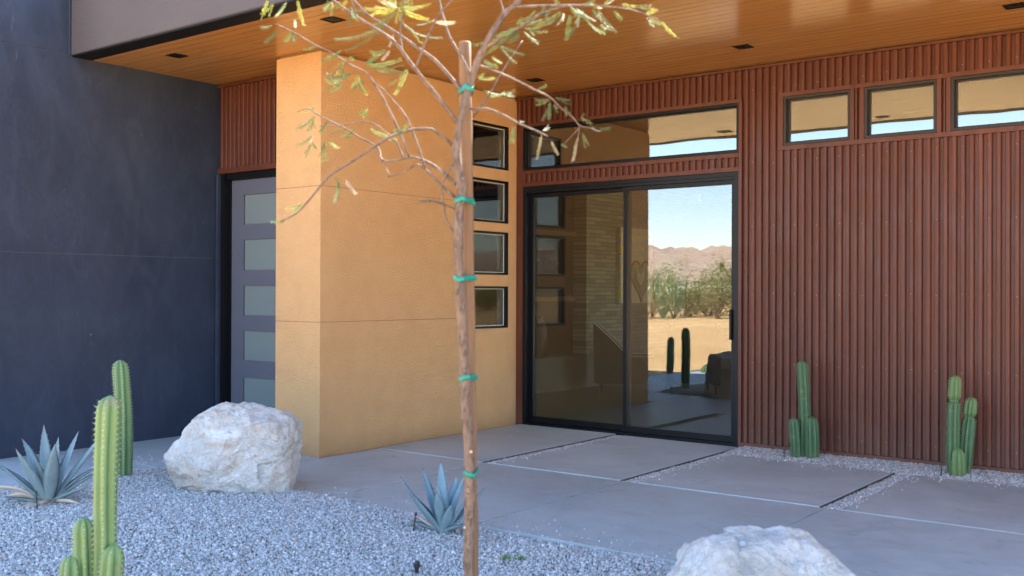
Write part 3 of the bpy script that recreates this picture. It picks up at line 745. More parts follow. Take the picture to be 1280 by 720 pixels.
for z in (2.22, 1.28): sub('shelf', MB().box(XF - .239, XF - .02, 11.102, 12.55, z, z + .07), M['beam'], fp, .004)

# ---- furniture indoors
def armchair(loc, rz, label):
    t = empty('armchair', loc, label, 'armchair', None, rz)
    for y in (-.36, .27):
        p = MB().prism([(-.42, .12), (.40, .12), (.42, .50), (.10, .50), (-.02, .58), (-.24, .80), (-.44, .98)], 'y', y, y + .09)
        sp = link('side_panel', p.mesh('side_panel', .015), M['leather'], t)
        pi = MB().tube([(.42, y + .045, .505), (.10, y + .045, .508), (-.02, y + .045, .588), (-.24, y + .045, .81), (-.43, y + .045, .985)], [.014] * 5, 6)
        link('piping', pi.mesh('piping'), M['piping'], sp)
    link('seat', MB().box(-.3, .42, -.268, .268, .16, .44).mesh('seat', .03), M['leather'], t)
    link('backrest', MB().prism([(-.42, .16), (-.30, .16), (-.22, .74), (-.42, .96)], 'y', -.268, .268).mesh('backrest', .02), M['leather'], t)
    for x in (-.34, .34):
        for y in (-.3, .3): link('leg', MB().tube([(x, y, .12), (x, y, 0)], [.014, .012], 8).mesh('leg'), M['blackmatte'], t)
armchair((-7.62, 12.75, 0), R(30), 'dark leather armchair with pale piped arms, left behind the glass door')
armchair((-6.75, 13.1, 0), R(125), 'dark leather armchair on thin legs, right behind the door mullion')
pt = empty('painting', (XF, 14.13, 1.24), 'colourful swirling abstract heart painting on the indoor stone wall', 'painting')
link('canvas', MB().box(.002, .075, -.5, .5, 0, 1.18).mesh('canvas', .004), M['paint'], pt)
for k, (s_, mt) in enumerate(((.34, 'pink'), (.29, 'gold'), (.22, 'teal'), (.16, 'gold'))):
    hp = []
    for i in range(41):
        a = 2 * math.pi * i / 40
        hx = 16 * math.sin(a) ** 3; hz = 13 * math.cos(a) - 5 * math.cos(2 * a) - 2 * math.cos(3 * a) - math.cos(4 * a)
        hp.append((.079, .12 + hx / 17 * s_, .40 + hz / 16 * s_ * (1.05)))
    link('heart', MB().tube(hp, [.016] * 41, 6).mesh('heart'), M[mt], pt)
tp = empty('picture', (XF, 15.3, .98), 'teal framed picture with pale looping lines beside the heart painting', 'picture')
link('print', MB().box(.002, .045, -.53, .53, 0, 1.07).mesh('print'), M['teal'], tp)
f = MB(); ring(f, 'y', .0, .055, -.56, .56, -.03, 1.10, .028); link('frame', f.mesh('frame'), M['black'], tp)
lp = [(.05, -.25 + .22 * math.sin(a * 2.1) + .1 * a * .6, .42 + .22 * math.cos(a * 3.0)) for a in [i * .12 for i in range(50)]]
link('line_drawing', MB().tube(lp, [.015] * 50, 5).mesh('line_drawing'), M['white'], tp)
va = bpy.data.meshes.new('vase')
pr = [(.0, 0), (.10, 0), (.15, .12), (.17, .3), (.14, .46), (.09, .54), (.10, .58), (.0, .56)]
mb = MB(); n = 20
mb.tube([(0, 0, z + i * 1e-4) for i, (r, z) in enumerate(pr)], [max(r, .002) for r, z in pr], n)
v = link('vase', mb.mesh('vase'), M['clay'], None, None, True); v.location = (XF - .08, 11.62, .491)
tag(v, 'dark round pottery vase in the indoor wall niche', 'vase')
fan = empty('ceiling_fan', (-6.1, 11.9, 2.62), 'pale three bladed ceiling fan hanging indoors behind the glass', 'ceiling fan')
link('downrod', MB().tube([(0, 0, .68), (0, 0, .05)], [.014, .014], 8).mesh('downrod'), M['blackmatte'], fan)
link('motor', MB().tube([(0, 0, .08), (0, 0, .05), (0, 0, -.04), (0, 0, -.06)], [.05, .10, .10, .05], 18).mesh('motor'), M['white'], fan)
for k in range(3):
    a = R(25 + 120 * k); ca, sa = math.cos(a), math.sin(a)
    b = MB(); q = [(.1, -.035), (.62, -.07), (.68, 0), (.62, .07), (.1, .035)]
    b.prism([(x * ca - y * sa, x * sa + y * ca) for x, y in q], 'z', -.005, .007); link('blade', b.mesh('blade'), M['white'], fan)

# ------------------------------------------------------------------ ground
tag(link('ground', MB().add([(-1500, -1500, -.09), (1500, -1500, -.09), (1500, 1500, -.09), (-1500, 1500, -.09)], [(0, 1, 2, 3)]).mesh('ground'), M['sand']), kind='structure')
def slab(x0, x1, y0, y1, z=0.0, rz=.006):
    me = MB().box(x0, x1, y0, y1, -.085, z).mesh('paving', rz)
    a = me.attributes.new('tone', 'FLOAT', 'POINT'); t_ = random.random()
    a.data.foreach_set('value', [t_] * len(me.vertices))
    tag(link('paving', me, M['concrete']), kind='structure')
Y1, Y2 = 4.83, 6.63
xs = [XW + .07, -5.285, -3.955, -2.425, -.95, .5, 2.2]
g = .0025
slab(XD, -7.215, Y1, YD - .06); slab(-7.21, XW + .065, Y1, YC - .075)        # at the entrance
for i, (a, b) in enumerate(zip(xs, xs[1:])):
    slab((XW + .069 if i == 0 else a) + g, b - g, Y1, Y2 - .003)
    y2 = (YW - .04, 8.70, 8.24, 8.24, 8.24, 8.24)[i]
    slab(a + (g if i == 0 else .10), b - (.045 if i < 5 else g), Y2, y2, (.007, .007, .006, .0035, .0035, .0035)[i], .002)
for x_, y2_ in ((-5.33, 8.69), (-4.0, 8.6), (-2.47, 8.235), (-.995, 8.235)):
    tag(link('paving_edging', MB().box(x_ - .001, x_ + .011, Y2 + .004, y2_, -.08, .0025).mesh('paving_edging', .0015), M['edging']), kind='structure')
slab(-7.0 - 1.6, -7.13, -.9, Y1 - .006)

def gh(x, y):
    """height of the gravel bed"""
    h = .012 + .055 * np.exp(-((x + 5.6) ** 2 / 2.2 + (y - 3.7) ** 2 / .9)) + .012 * np.sin(x * 2.1 + 1) * np.sin(y * 2.7)
    h = h - .022 / (1 + np.exp(-(x + 3.95) * 5)) * np.clip((y - 3.3) / 1.4, 0, 1)
    edge = np.clip((Y1 - y) / .25, 0, 1)
    return np.where(x < -4.0, h, h) - .012 * (1 - edge)

xsg = np.linspace(-7.12, 2.5, 97); ysg = np.linspace(1.6, Y1 - .004, 40)
X, Yg = np.meshgrid(xsg, ysg); Z = gh(X, Yg) - .012
vs = np.stack([X, Yg, Z], -1).reshape(-1, 3); nx = len(xsg)
fs = [(j * nx + i, j * nx + i + 1, (j + 1) * nx + i + 1, (j + 1) * nx + i) for j in range(len(ysg) - 1) for i in range(nx - 1)]
me = bpy.data.meshes.new('gravel_base'); me.from_pydata(vs.tolist(), [], fs)
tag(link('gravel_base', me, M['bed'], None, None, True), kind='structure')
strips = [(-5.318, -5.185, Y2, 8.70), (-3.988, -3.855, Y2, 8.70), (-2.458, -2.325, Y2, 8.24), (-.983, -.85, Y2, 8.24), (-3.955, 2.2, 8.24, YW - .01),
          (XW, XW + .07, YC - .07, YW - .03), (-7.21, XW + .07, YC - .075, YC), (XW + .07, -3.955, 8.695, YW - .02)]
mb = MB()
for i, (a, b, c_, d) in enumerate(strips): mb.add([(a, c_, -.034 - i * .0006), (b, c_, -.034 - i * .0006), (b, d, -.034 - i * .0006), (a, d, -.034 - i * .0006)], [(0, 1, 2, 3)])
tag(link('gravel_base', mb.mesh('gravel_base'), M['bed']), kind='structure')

# loose stones: each an irregular little polyhedron
IV = np.array([(x, y, z) for z in (-1, 1) for y in (-1, 1) for x in (-1, 1)]) * .82
IF = np.array([(0, 2, 3), (0, 3, 1), (4, 5, 7), (4, 7, 6), (0, 1, 5), (0, 5, 4), (2, 6, 7), (2, 7, 3), (0, 4, 6), (0, 6, 2), (1, 3, 7), (1, 7, 5)])
def stones(name, P, size, label):
    n = len(P)
    V = IV[None] * (1 + RNG.uniform(-.42, .25, (n, 8, 3)))
    V = V * RNG.uniform(.6, 1.25, (n, 1, 3))
    q = RNG.normal(size=(n, 4)); q /= np.linalg.norm(q, axis=1, keepdims=True)
    w_, x, y, z = q.T
    Rm = np.stack([np.stack([1 - 2 * (y * y + z * z), 2 * (x * y - z * w_), 2 * (x * z + y * w_)], -1), np.stack([2 * (x * y + z * w_), 1 - 2 * (x * x + z * z), 2 * (y * z - x * w_)], -1), np.stack([2 * (x * z - y * w_), 2 * (y * z + x * w_), 1 - 2 * (x * x + y * y)], -1)], 1)
    V = np.einsum('nij,nkj->nki', Rm, V) * np.asarray(size)[:, None, None] + P[:, None]
    F = IF[None] + (np.arange(n) * 8)[:, None, None]
    me = bpy.data.meshes.new(name); me.vertices.add(n * 8); me.vertices.foreach_set('co', V.ravel().astype(np.float32))
    nf = n * 12; me.loops.add(nf * 3); me.loops.foreach_set('vertex_index', F.ravel().astype(np.int32))
    me.polygons.add(nf); me.polygons.foreach_set('loop_start', np.arange(0, nf * 3, 3, dtype=np.int32)); me.polygons.foreach_set('loop_total', np.full(nf, 3, dtype=np.int32))
    me.update(calc_edges=True)
    a = me.attributes.new('tone', 'FLOAT', 'POINT'); a.data.foreach_set('value', np.repeat(RNG.random(n), 8).astype(np.float32))
    tag(link(name, me, M['gravel']), label, 'gravel', None, 'stuff')
N = 250000
P = np.stack([RNG.uniform(-7.12, .9, N), RNG.uniform(2.0, Y1 - .002, N)], 1)
dep = -.604 * P[:, 0] + .797 * P[:, 1]; lat = .797 * P[:, 0] + .604 * P[:, 1]
P = P[(dep > 4.0) & (lat > -.62 * dep)]
sz = RNG.uniform(.0038, .0082, len(P)) * np.where(RNG.random(len(P)) < .05, 1.6, 1)
stones('gravel', np.column_stack([P, gh(P[:, 0], P[:, 1]) + RNG.uniform(-.006, .006, len(P)) - .004]), sz, 'pale grey crushed stone filling the planting bed')
PP = []
for a, b, c_, d in strips:
    n = int((b - a) * (d - c_) * 14000); q = np.stack([RNG.uniform(a, b, n), RNG.uniform(c_, d, n), RNG.uniform(-.010, .000, n)], 1)
    if b - a < .2: q[:, 2] -= .016 * np.clip((a + (b - a) * .6 - q[:, 0]) / (b - a), 0, 1)
    if d - c_ < .2 or (b - a) < .1: q[:, 2] -= .012
    if b - a > 1 and d - c_ > .3:      # bed along the wall rises to meet it
        q[:, 2] += .012 * np.clip((q[:, 1] - c_) / .25, 0, 1)
    PP.append(q)
P = np.concatenate(PP)
stones('gravel', P, RNG.uniform(.005, .009, len(P)), 'grey crushed stone between the paving slabs and along the walls')

# strays kicked onto the slabs
n = 420
P = np.stack([RNG.uniform(-8.4, .5, n), Y1 + np.abs(RNG.normal(0, .16, n)) + .01, np.full(n, .003)], 1)
Q = np.stack([RNG.choice([-5.2, -3.86, -2.33, -.86], 160) + np.abs(RNG.normal(0, .07, 160)), RNG.uniform(Y2 + .05, 8.1, 160), np.full(160, .012)], 1)
S_ = np.stack([RNG.uniform(-3.8, .5, 170), 8.22 - np.abs(RNG.normal(0, .1, 170)), np.full(170, .011)], 1)
P = np.concatenate([P, Q, S_])
stones('gravel', P, RNG.uniform(.003, .0065, len(P)), 'stray stone chips lying on the edges of the concrete paving')

mb = MB(); tn = []
for k in range(260):
    x = random.gauss(-3.0, 1.6); y = random.uniform(2.9, 5.6) if k < 190 else random.uniform(4.9, 8.0)
    if x < -7 or x > .5: continue
    z = (float(gh(x, y)) + .008) if y < Y1 else .006
    a = random.uniform(0, 6.28); L = random.uniform(.006, .016); w_ = random.uniform(.0015, .003)
    d = Vector((math.cos(a), math.sin(a), random.uniform(-.2, .3))) * L; s_ = Vector((-math.sin(a), math.cos(a), random.uniform(-.3, .3))) * w_
    p = Vector((x, y, z)); mb.add([p - d, p + s_, p + d, p - s_], [(0, 1, 2, 3)]); tn += [random.random()] * 4
me = mb.mesh('leaf_litter'); a = me.attributes.new('tone', 'FLOAT', 'POINT'); a.data.foreach_set('value', tn)
tag(link('leaf_litter', me, M['brush']), 'tiny dry fallen leaflets scattered on the gravel and paving', 'leaf litter', None, 'stuff')

# ------------------------------------------------------------------ boulders
def boulder(name, loc, rz, planes, mat, label, seed, soft=30, amp=1.0, center=.31, wx=1.0):
    bm = bmesh.new(); bmesh.ops.create_icosphere(bm, subdivisions=7, radius=1)
    N_ = [(Vector(n).normalized(), h) for n, h in planes]
    for v in bm.verts:
        d = v.co.normalized()
        s_ = 0.0
        for n, h in N_:
            c_ = n.dot(d)
            if c_ > 0: s_ += (c_ / h) ** soft
        r = s_ ** (-1 / soft)
        p = d * r; q = p + Vector((seed, seed * 2, 0))
        r += amp * (.030 * noise.noise(q * 2.8) + .024 * noise.noise(q * 6.5) + .014 * (1 - abs(noise.noise(q * 9)) * 2) + .008 * noise.noise(q * 22) + .005 * noise.noise(q * 48))
        w3 = q * 4.2 + noise.noise_vector(q * 3) * .35; dd_, pp_ = noise.voronoi(w3); g_ = noise.noise_vector(pp_[0] * 7.3)
        r += amp * .055 * (w3 - pp_[0]).dot(g_)
        w3 = q * 11 + noise.noise_vector(q * 8) * .4; dd_, pp_ = noise.voronoi(w3); g_ = noise.noise_vector(pp_[0] * 5.1)
        r += amp * .016 * (w3 - pp_[0]).dot(g_)
        v.co = d * r + Vector((0, 0, center))
    me = bpy.data.meshes.new(name); bm.to_mesh(me); bm.free()
    me.transform(Matrix.Diagonal((wx, 1, wx, 1)))
    o = link(name, me, mat, None, None, True); o.location = loc; o.rotation_euler = (0, 0, rz)
    return tag(o, label, 'boulder')
YAW = R(37.16)
# local frame: +x to the right as seen from the path, -y towards the path
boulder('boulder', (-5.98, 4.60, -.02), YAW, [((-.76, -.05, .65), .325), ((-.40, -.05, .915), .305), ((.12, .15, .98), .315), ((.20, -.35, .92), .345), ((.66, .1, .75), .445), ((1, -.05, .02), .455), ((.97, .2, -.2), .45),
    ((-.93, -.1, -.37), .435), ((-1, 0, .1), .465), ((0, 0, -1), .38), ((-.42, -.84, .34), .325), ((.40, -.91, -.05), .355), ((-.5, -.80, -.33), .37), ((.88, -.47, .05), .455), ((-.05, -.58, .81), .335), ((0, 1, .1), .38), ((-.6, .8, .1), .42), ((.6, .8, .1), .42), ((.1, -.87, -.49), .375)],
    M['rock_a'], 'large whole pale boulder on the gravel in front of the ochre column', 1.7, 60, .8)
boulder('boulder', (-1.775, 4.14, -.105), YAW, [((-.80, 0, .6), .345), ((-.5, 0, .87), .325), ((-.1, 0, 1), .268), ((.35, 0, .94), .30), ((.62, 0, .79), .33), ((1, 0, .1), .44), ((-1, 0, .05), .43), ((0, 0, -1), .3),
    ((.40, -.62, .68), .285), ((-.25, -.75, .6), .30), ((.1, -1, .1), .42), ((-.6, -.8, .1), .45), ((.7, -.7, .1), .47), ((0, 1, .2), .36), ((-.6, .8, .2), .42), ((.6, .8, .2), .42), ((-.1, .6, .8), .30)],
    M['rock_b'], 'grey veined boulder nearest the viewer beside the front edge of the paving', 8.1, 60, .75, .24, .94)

# ------------------------------------------------------------------ cacti
def stem(parent, base, h, r, mat, ribs=7, lean=(0, 0), cons=(), phase=0.0, bulge=0.0, young=0.0, seed=0.0, asz=1.0):
    nseg = int(h / .012) + 6; na = ribs * 8
    vs = []; rib = []; yg = []; areoles = []
    for i in range(nseg + 1):
        t = i / nseg; z = h * t
        R_ = r * (.86 + .14 * min(1, t * 5)) * (1 + bulge * math.sin(math.pi * min(1, t * 1.1)))
        R_ *= 1 + .05 * noise.noise(Vector((z * 9, seed, 0))) + .03 * noise.noise(Vector((z * 27, seed, 4)))
        for cz, dep_ in cons: R_ *= 1 - dep_ * math.exp(-((z - cz) / .018) ** 2)
        top = h - z
        if top < 1.5 * r: R_ *= max(.0, 1 - (1 - top / (1.5 * r)) ** 2.3) ** .5
        R_ = max(R_, .002)
        cx = base[0] + lean[0] * t + .006 * math.sin(z * 5 + seed); cy = base[1] + lean[1] * t + .006 * math.cos(z * 4 + seed)
        for j in range(na):
            a = 2 * math.pi * j / na + phase + .12 * math.sin(z * 3 + seed)
            k = abs(math.cos(ribs * (a - phase - .12 * math.sin(z * 3 + seed)) / 2))
            rr = R_ * (.66 + .34 * k ** .85)
            nub = 0
            if k > .99 and top > r * .35 and (i % 2 == 0): rr += .0022; areoles.append((Vector((cx + math.cos(a) * rr, cy + math.sin(a) * rr, base[2] + z)), a))
            vs.append((cx + math.cos(a) * rr, cy + math.sin(a) * rr, base[2] + z)); rib.append(k)
            yg.append(min(1, max(0, young * (1 if not cons else (1.0 if z > cons[-1][0] else .15))) + max(0, .5 - top / .12) * .4))
    fs = [(i * na + j, i * na + (j + 1) % na, (i + 1) * na + (j + 1) % na, (i + 1) * na + j) for i in range(nseg) for j in range(na)]
    fs.append(tuple(nseg * na + j for j in range(na)))
    me = bpy.data.meshes.new('stem'); me.from_pydata(vs, [], fs)
    for nm, dt in (('rib', rib), ('young', yg)):
        a = me.attributes.new(nm, 'FLOAT', 'POINT'); a.data.foreach_set('value', dt)
    o = link('stem', me, mat, parent, None, True)
    sp = MB()
    for p, a in areoles:
        out = Vector((math.cos(a), math.sin(a), 0)); side = Vector((-math.sin(a), math.cos(a), 0))
        for s_ in range(4):
            d = (out * random.uniform(.5, 1) + side * random.uniform(-.9, .9) + Vector((0, 0, random.uniform(-.8, .8)))).normalized()
            L = random.uniform(.007, .014) * asz; w_ = d.cross(Vector((0, 0, 1)) + side * .3).normalized() * .0007 * asz
            sp.add([p - w_, p + w_, p + d * L], [(0, 1, 2)])
        sp.add([p + side * .0013 * asz, p - side * .0013 * asz, p + Vector((0, 0, .0016 * asz)) + out * .001, p - Vector((0, 0, .0016 * asz)) + out * .001, p + out * .003 * asz], [(0, 2, 4), (2, 1, 4), (1, 3, 4), (3, 0, 4)])
    link('spines', sp.mesh('spines'), M['spine'], o)
    return o
rt = Vector((math.cos(YAW), math.sin(YAW), 0)); tw = Vector((math.sin(YAW), -math.cos(YAW), 0))   # right, towards the path
def off(a, b=0.0): v_ = rt * a + tw * b; return (v_.x, v_.y, 0)
G1 = 'columnar cacti in the front gravel bed'; G2 = 'columnar cacti along the rusty wall'
t = empty('cactus', (-3.885, 2.35, 0), 'nearest bright green columnar cactus with short stubby arms at its foot', 'cactus', G1)
stem(t, off(0), .985, .050, M['cactus'], 6, off(.022), (), .25, -.06, .25, 1, 1.5)
stem(t, off(-.064, .015), .485, .042, M['cactus'], 6, off(-.008), (), .6, .08, .3, 2, 1.4)
stem(t, off(-.098, .05), .34, .042, M['cactus'], 6, off(-.01), (), .1, .08, .3, 3, 1.4)
stem(t, off(.048, .06), .385, .046, M['cactus'], 6, off(.012), (), .4, .08, .5, 4, 1.4)
t = empty('cactus', (-6.90, 4.34, 0), 'single tall slim green cactus column between the foreground cactus and the big boulder', 'cactus', G1)
stem(t, (0, 0, 0), .90, .059, M['cactus'], 7, off(-.035), (), .35, .03, .1, 5, 1.6)
t = empty('cactus', (-3.30, 8.52, -.02), 'one tall cactus stem with two short arms by the rusty wall near the glass door', 'cactus', G2)
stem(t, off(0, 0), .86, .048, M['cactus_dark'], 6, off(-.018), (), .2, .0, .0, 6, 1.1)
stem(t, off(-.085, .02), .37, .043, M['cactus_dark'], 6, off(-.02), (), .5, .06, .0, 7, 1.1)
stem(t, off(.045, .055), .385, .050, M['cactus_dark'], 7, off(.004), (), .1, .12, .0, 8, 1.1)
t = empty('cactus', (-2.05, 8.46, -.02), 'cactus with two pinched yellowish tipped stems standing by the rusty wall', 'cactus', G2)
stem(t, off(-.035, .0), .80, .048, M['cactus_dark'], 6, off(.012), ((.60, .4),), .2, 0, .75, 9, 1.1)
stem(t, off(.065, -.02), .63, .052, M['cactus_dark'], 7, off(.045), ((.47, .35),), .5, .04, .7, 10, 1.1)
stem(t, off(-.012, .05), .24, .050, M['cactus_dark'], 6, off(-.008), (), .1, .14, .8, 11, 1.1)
# beyond the bed, met in the glass door's reflection
t = empty('cactus', (-8.9, 1.1, -.05), 'slim cactus column at the sunny edge of the bed, mirrored in the glass door', 'cactus')
stem(t, (0, 0, 0), .66, .07, M['cactus_dark'], 7, (.02, 0), (), .3, .05, 0, 12)
t = empty('barrel_cactus', (-8.2, 1.05, -.05), 'small round barrel cactus mirrored in the glass door', 'cactus')
stem(t, (0, 0, 0), .20, .12, M['cactus_dark'], 13, (0, 0), (), .3, .05, 0, 13)

# ------------------------------------------------------------------ agaves
def agave_leaf(mb, att, az, el0, el1, L, W, z0=.02, twist=0.0, teeth=True, fold=.35, wob=0.0, tipc=True):
    n = 14; W *= 1.15; pos = Vector((math.cos(az) * .02, math.sin(az) * .02, z0)); rows = []
    side = Vector((-math.sin(az), math.cos(az), 0))
    for i in range(n + 1):
        t = i / n; el = el0 + (el1 - el0) * t ** 1.4
        d = Vector((math.cos(az + wob * t) * math.cos(el), math.sin(az + wob * t) * math.cos(el), math.sin(el)))
        nrm = side.cross(d).normalized() * -1
        if nrm.dot(Vector((0, 0, 1))) < 0 and el < 1.4: nrm = -nrm
        wd = W * (.62 + .38 * math.sin(min(1, t / .42) * math.pi / 2)) if t < .42 else W * max(0.0, 1 - ((t - .42) / .58) ** 1.7)
        wd = max(wd, .0012)
        s2 = (side * math.cos(twist * t) + nrm * math.sin(twist * t))
        up = fold * wd; th = .012 * (1 - t) + .0015
        rows.append([pos - s2 * wd + nrm * up, pos - s2 * wd * .55 + nrm * up * .25, pos, pos + s2 * wd * .55 + nrm * up * .25, pos + s2 * wd + nrm * up, pos + s2 * wd * .5 - nrm * th * .6, pos - nrm * th, pos - s2 * wd * .5 - nrm * th * .6])
        pos = pos + d * (L / n)
        if teeth and 1 < i < n - 1:
            for sg, q in ((-1, rows[-1][0]), (1, rows[-1][4])):
                b = len(mb.v); mb.add([q - d * .005, q + d * .005, q + s2 * sg * .007 + d * .003], [(0, 1, 2)]); att += [(.97, 1)] * 3
    b = len(mb.v); k = 8
    mb.add([v for r_ in rows for v in r_], [(i * k + j, i * k + (j + 1) % k, (i + 1) * k + (j + 1) % k, (i + 1) * k + j) for i in range(n) for j in range(k)] + [tuple(n * k + j for j in range(k))])
    for i in range(n + 1): att += [((i / n), abs(j - 2) / 2 if j < 5 else .3) for j in range(k)]
def agave(loc, label, specs, drys, mat, group):
    t = empty('agave', loc, label, 'agave', group)
    for nm, sp, mt in (('rosette', specs, mat), ('dry_leaf', drys, M['dry'])):
        if not sp: continue
        mb = MB(); att = []
        for s_ in sp: agave_leaf(mb, att, s_[0] + random.uniform(-.18, .18), s_[1] + random.uniform(-.09, .09), s_[2] + random.uniform(-.25, .12), s_[3] * random.uniform(.88, 1.08), s_[4] * random.uniform(.8, 1.08), **(s_[5] if len(s_) > 5 else {}))
        me = bpy.data.meshes.new(nm); me.from_pydata(mb.v, [], mb.f)
        bm = bmesh.new(); bm.from_mesh(me); bmesh.ops.recalc_face_normals(bm, faces=bm.faces); bm.to_mesh(me); bm.free()
        for k, nmn in ((0, 'along'), (1, 'side')):
            a = me.attributes.new(nmn, 'FLOAT', 'POINT'); a.data.foreach_set('value', [q[k] for q in att])
        link(nm, me, mt, t, None, True)
    return t
Rz = lambda deg: YAW + R(deg)           # 0 = right in the view, 90 = away from the path, -90 = towards it
GA = 'blue agaves in the front gravel bed'
agave((-6.36, 3.46, .03), 'large pale blue agave with withered tan lower blades below the charcoal wall', [
    (Rz(175), .75, .55, .52, .036), (Rz(150), 1.0, .7, .50, .040), (Rz(120), 1.15, 1.2, .48, .040), (Rz(60), 1.15, 1.25, .50, .040), (Rz(35), .95, .85, .57, .040), (Rz(8), .55, .35, .42, .038),
    (Rz(-60), 1.05, 1.15, .46, .044), (Rz(-120), 1.0, 1.2, .44, .045), (Rz(-30), .40, .5, .36, .040), (Rz(-160), .75, .9, .40, .04), (Rz(90), 1.3, 1.35, .46, .036), (Rz(-90), 1.3, 1.3, .36, .034), (Rz(20), .8, .3, .44, .034), (Rz(-140), .35, .45, .3, .038), (Rz(140), .6, .4, .42, .036)],
    [(Rz(-175), .5, -.25, .36, .036, dict(twist=.8, wob=.3)), (Rz(-105), .15, -.2, .22, .042, dict(fold=.7)), (Rz(-20), .2, -.15, .34, .034, dict(twist=-1.0)), (Rz(170), .3, -.4, .30, .03, dict(twist=1.2)), (Rz(-70), .2, -.2, .16, .04, dict(fold=.6))], M['agave'], GA)
agave((-3.93, 4.53, .0), 'small deep blue agave behind the staked tree at the edge of the paving', [
    (Rz(172), .80, .95, .37, .030), (Rz(155), .62, .72, .36, .030), (Rz(100), 1.28, 1.40, .43, .037), (Rz(40), 1.1, 1.25, .38, .034), (Rz(12), .78, .85, .36, .030), (Rz(-10), .95, 1.1, .34, .032),
    (Rz(-95), 1.15, 1.28, .27, .036), (Rz(-150), .85, 1.0, .30, .034), (Rz(-40), .45, .4, .20, .034), (Rz(-120), 1.35, 1.4, .33, .036), (Rz(70), .9, 1.1, .34, .03), (Rz(130), .95, 1.1, .38, .03), (Rz(-65), 1.0, 1.2, .24, .034), (Rz(-170), .4, .5, .18, .03)],
    [(Rz(-178), .45, .7, .17, .026, dict(twist=.5))], M['agave_b'], GA)

# ------------------------------------------------------------------ staked mesquite tree
TB = BASE
tree = empty('tree', TB, 'young thin staked mesquite tree with sparse feathery yellow green leaves', 'tree')
tr = MB()
for k, br in enumerate(BRANCHES):
    pts = catmull([p[:3] for p in br], 5 if k == 0 else 4); rr = catmull([(p[3], 0, 0) for p in br], 5 if k == 0 else 4)
    tr.tube(pts, [max(q.x, .0012) for q in rr], 14 if k == 0 else 8, 0, (.42 if k == 0 else .22), k * 3.1)
# pruned knots on the lower trunk
for (z, a) in ((.50, -1.9), (.66, -1.2), (.30, -.6), (.93, -2.2), (1.12, -1.0), (1.28, -2.5), (.20, -1.6), (1.42, -1.4), (.80, -.5)):
    p0 = min((Vector(p[:3]) for p in catmull([q[:3] for q in BRANCHES[0]], 8)), key=lambda q: abs(q.z - z))
    d = Vector((math.cos(a), math.sin(a), .25)).normalized()
    rr_ = .0185 if z < 1 else .017; tr.tube([p0 + d * .004, p0 + d * (rr_ + .001), p0 + d * (rr_ + .005)], [.019, .012, .0085], 10, 0, .15, z)
    if z in (.50, .80): tr.tube([p0 + d * (rr_ + .0052), p0 + d * (rr_ + .0066)], [.0068, .005], 9, 1)
link('trunk', tr.mesh('trunk'), [M['bark'], M['cut']], tree, None, True)
lf = MB(); tone = []
def leaf(p0, p1, kind):
    p0 = Vector(p0); p1 = Vector(p1); ax = p1 - p0; L = ax.length
    if L < .02: return
    d = ax / L
    ref = Vector((random.uniform(-.6, .6), random.uniform(-.6, .6), random.uniform(-.4, 1))).normalized()
    s_ = d.cross(tw + ref * .9).normalized(); nrm = s_.cross(d)
    base = {0: random.uniform(.0, .42), 1: random.uniform(.3, .74), 2: random.uniform(.86, 1.0)}[kind]
    n = max(5, int(L / .0046)); sag = L * .10
    pr = []
    for i in range(n + 1):
        t = i / n; pr.append(p0 + ax * t - Vector((0, 0, sag * math.sin(math.pi * t) * .6)))
    b0 = len(lf.v)
    lf.tube(pr[::max(1, n // 4)], [.0011] * len(pr[::max(1, n // 4)]), 4); tone.extend([base] * (len(lf.v) - b0))
    wl = min(.0130, .0075 + L * .04)
    for i in range(1, n + 1):
        t = i / n; q = pr[i]
        for sg in (-1, 1):
            if random.random() < .06: continue
            l = wl * (.75 + .25 * math.sin(math.pi * min(1, t * 1.15))) * random.uniform(.85, 1.1)
            dd = (s_ * sg * random.uniform(.7, 1) + d * random.uniform(.35, .8) + nrm * random.uniform(-.35, .35)).normalized()
            w_ = d * .0015; b0 = len(lf.v)
            lf.add([q, q + dd * l * .5 + w_, q + dd * l, q + dd * l * .5 - w_], [(0, 1, 2, 3)])
            tone.extend([min(1, max(0, base + random.uniform(-.07, .07)))] * 4)
for l in LEAVES:
    leaf(l[0:3], l[3:6], l[6])
    for rep in range(0 if l[6] == 2 else 2 if random.random() < .35 else 1):          # leaves come in clusters
        a = Vector(l[0:3]); b = Vector(l[3:6]); dl = (b - a)
        j_ = Vector((random.uniform(-.5, .5), random.uniform(-.7, .7), random.uniform(-.4, .3))) * dl.length
        leaf(a, a + (dl * .95 + j_ * .8), l[6])
me = lf.mesh('foliage')
a = me.attributes.new('tone', 'FLOAT', 'POINT'); a.data.foreach_set('value', tone)
link('foliage', me, M['leaf'], tree)
sk = empty('wooden_stake', Vector(TB) + Vector(STAKE[0]) * Vector((1, 1, 0)) if False else (TB[0] + STAKE[0][0], TB[1] + STAKE[0][1], 0), 'peeled round timber stake tied upright behind the young tree', 'stake')
dx = Vector((STAKE[1][0] - STAKE[0][0], STAKE[1][1] - STAKE[0][1], 0)); H = STAKE[1][2]
sp = [Vector((0, 0, -.2)) + dx * (-.2 / H)] + [dx * (i / 22) + Vector((0, 0, H * i / 22)) for i in range(23)] + [dx + Vector((0, 0, H + .004))]
mb = MB(); mb.tube(sp, [.0245] + [.0245 + .0012 * math.sin(i * 1.7) for i in range(23)] + [.021], 18, 0, .06, 2)
link('pole', mb.mesh('pole'), M['stake'], sk, None, True)
tpts = catmull([q[:3] for q in BRANCHES[0]], 8); trad = catmull([(q[3], 0, 0) for q in BRANCHES[0]], 8)
s0 = Vector((sk.location.x - TB[0], sk.location.y - TB[1], 0))
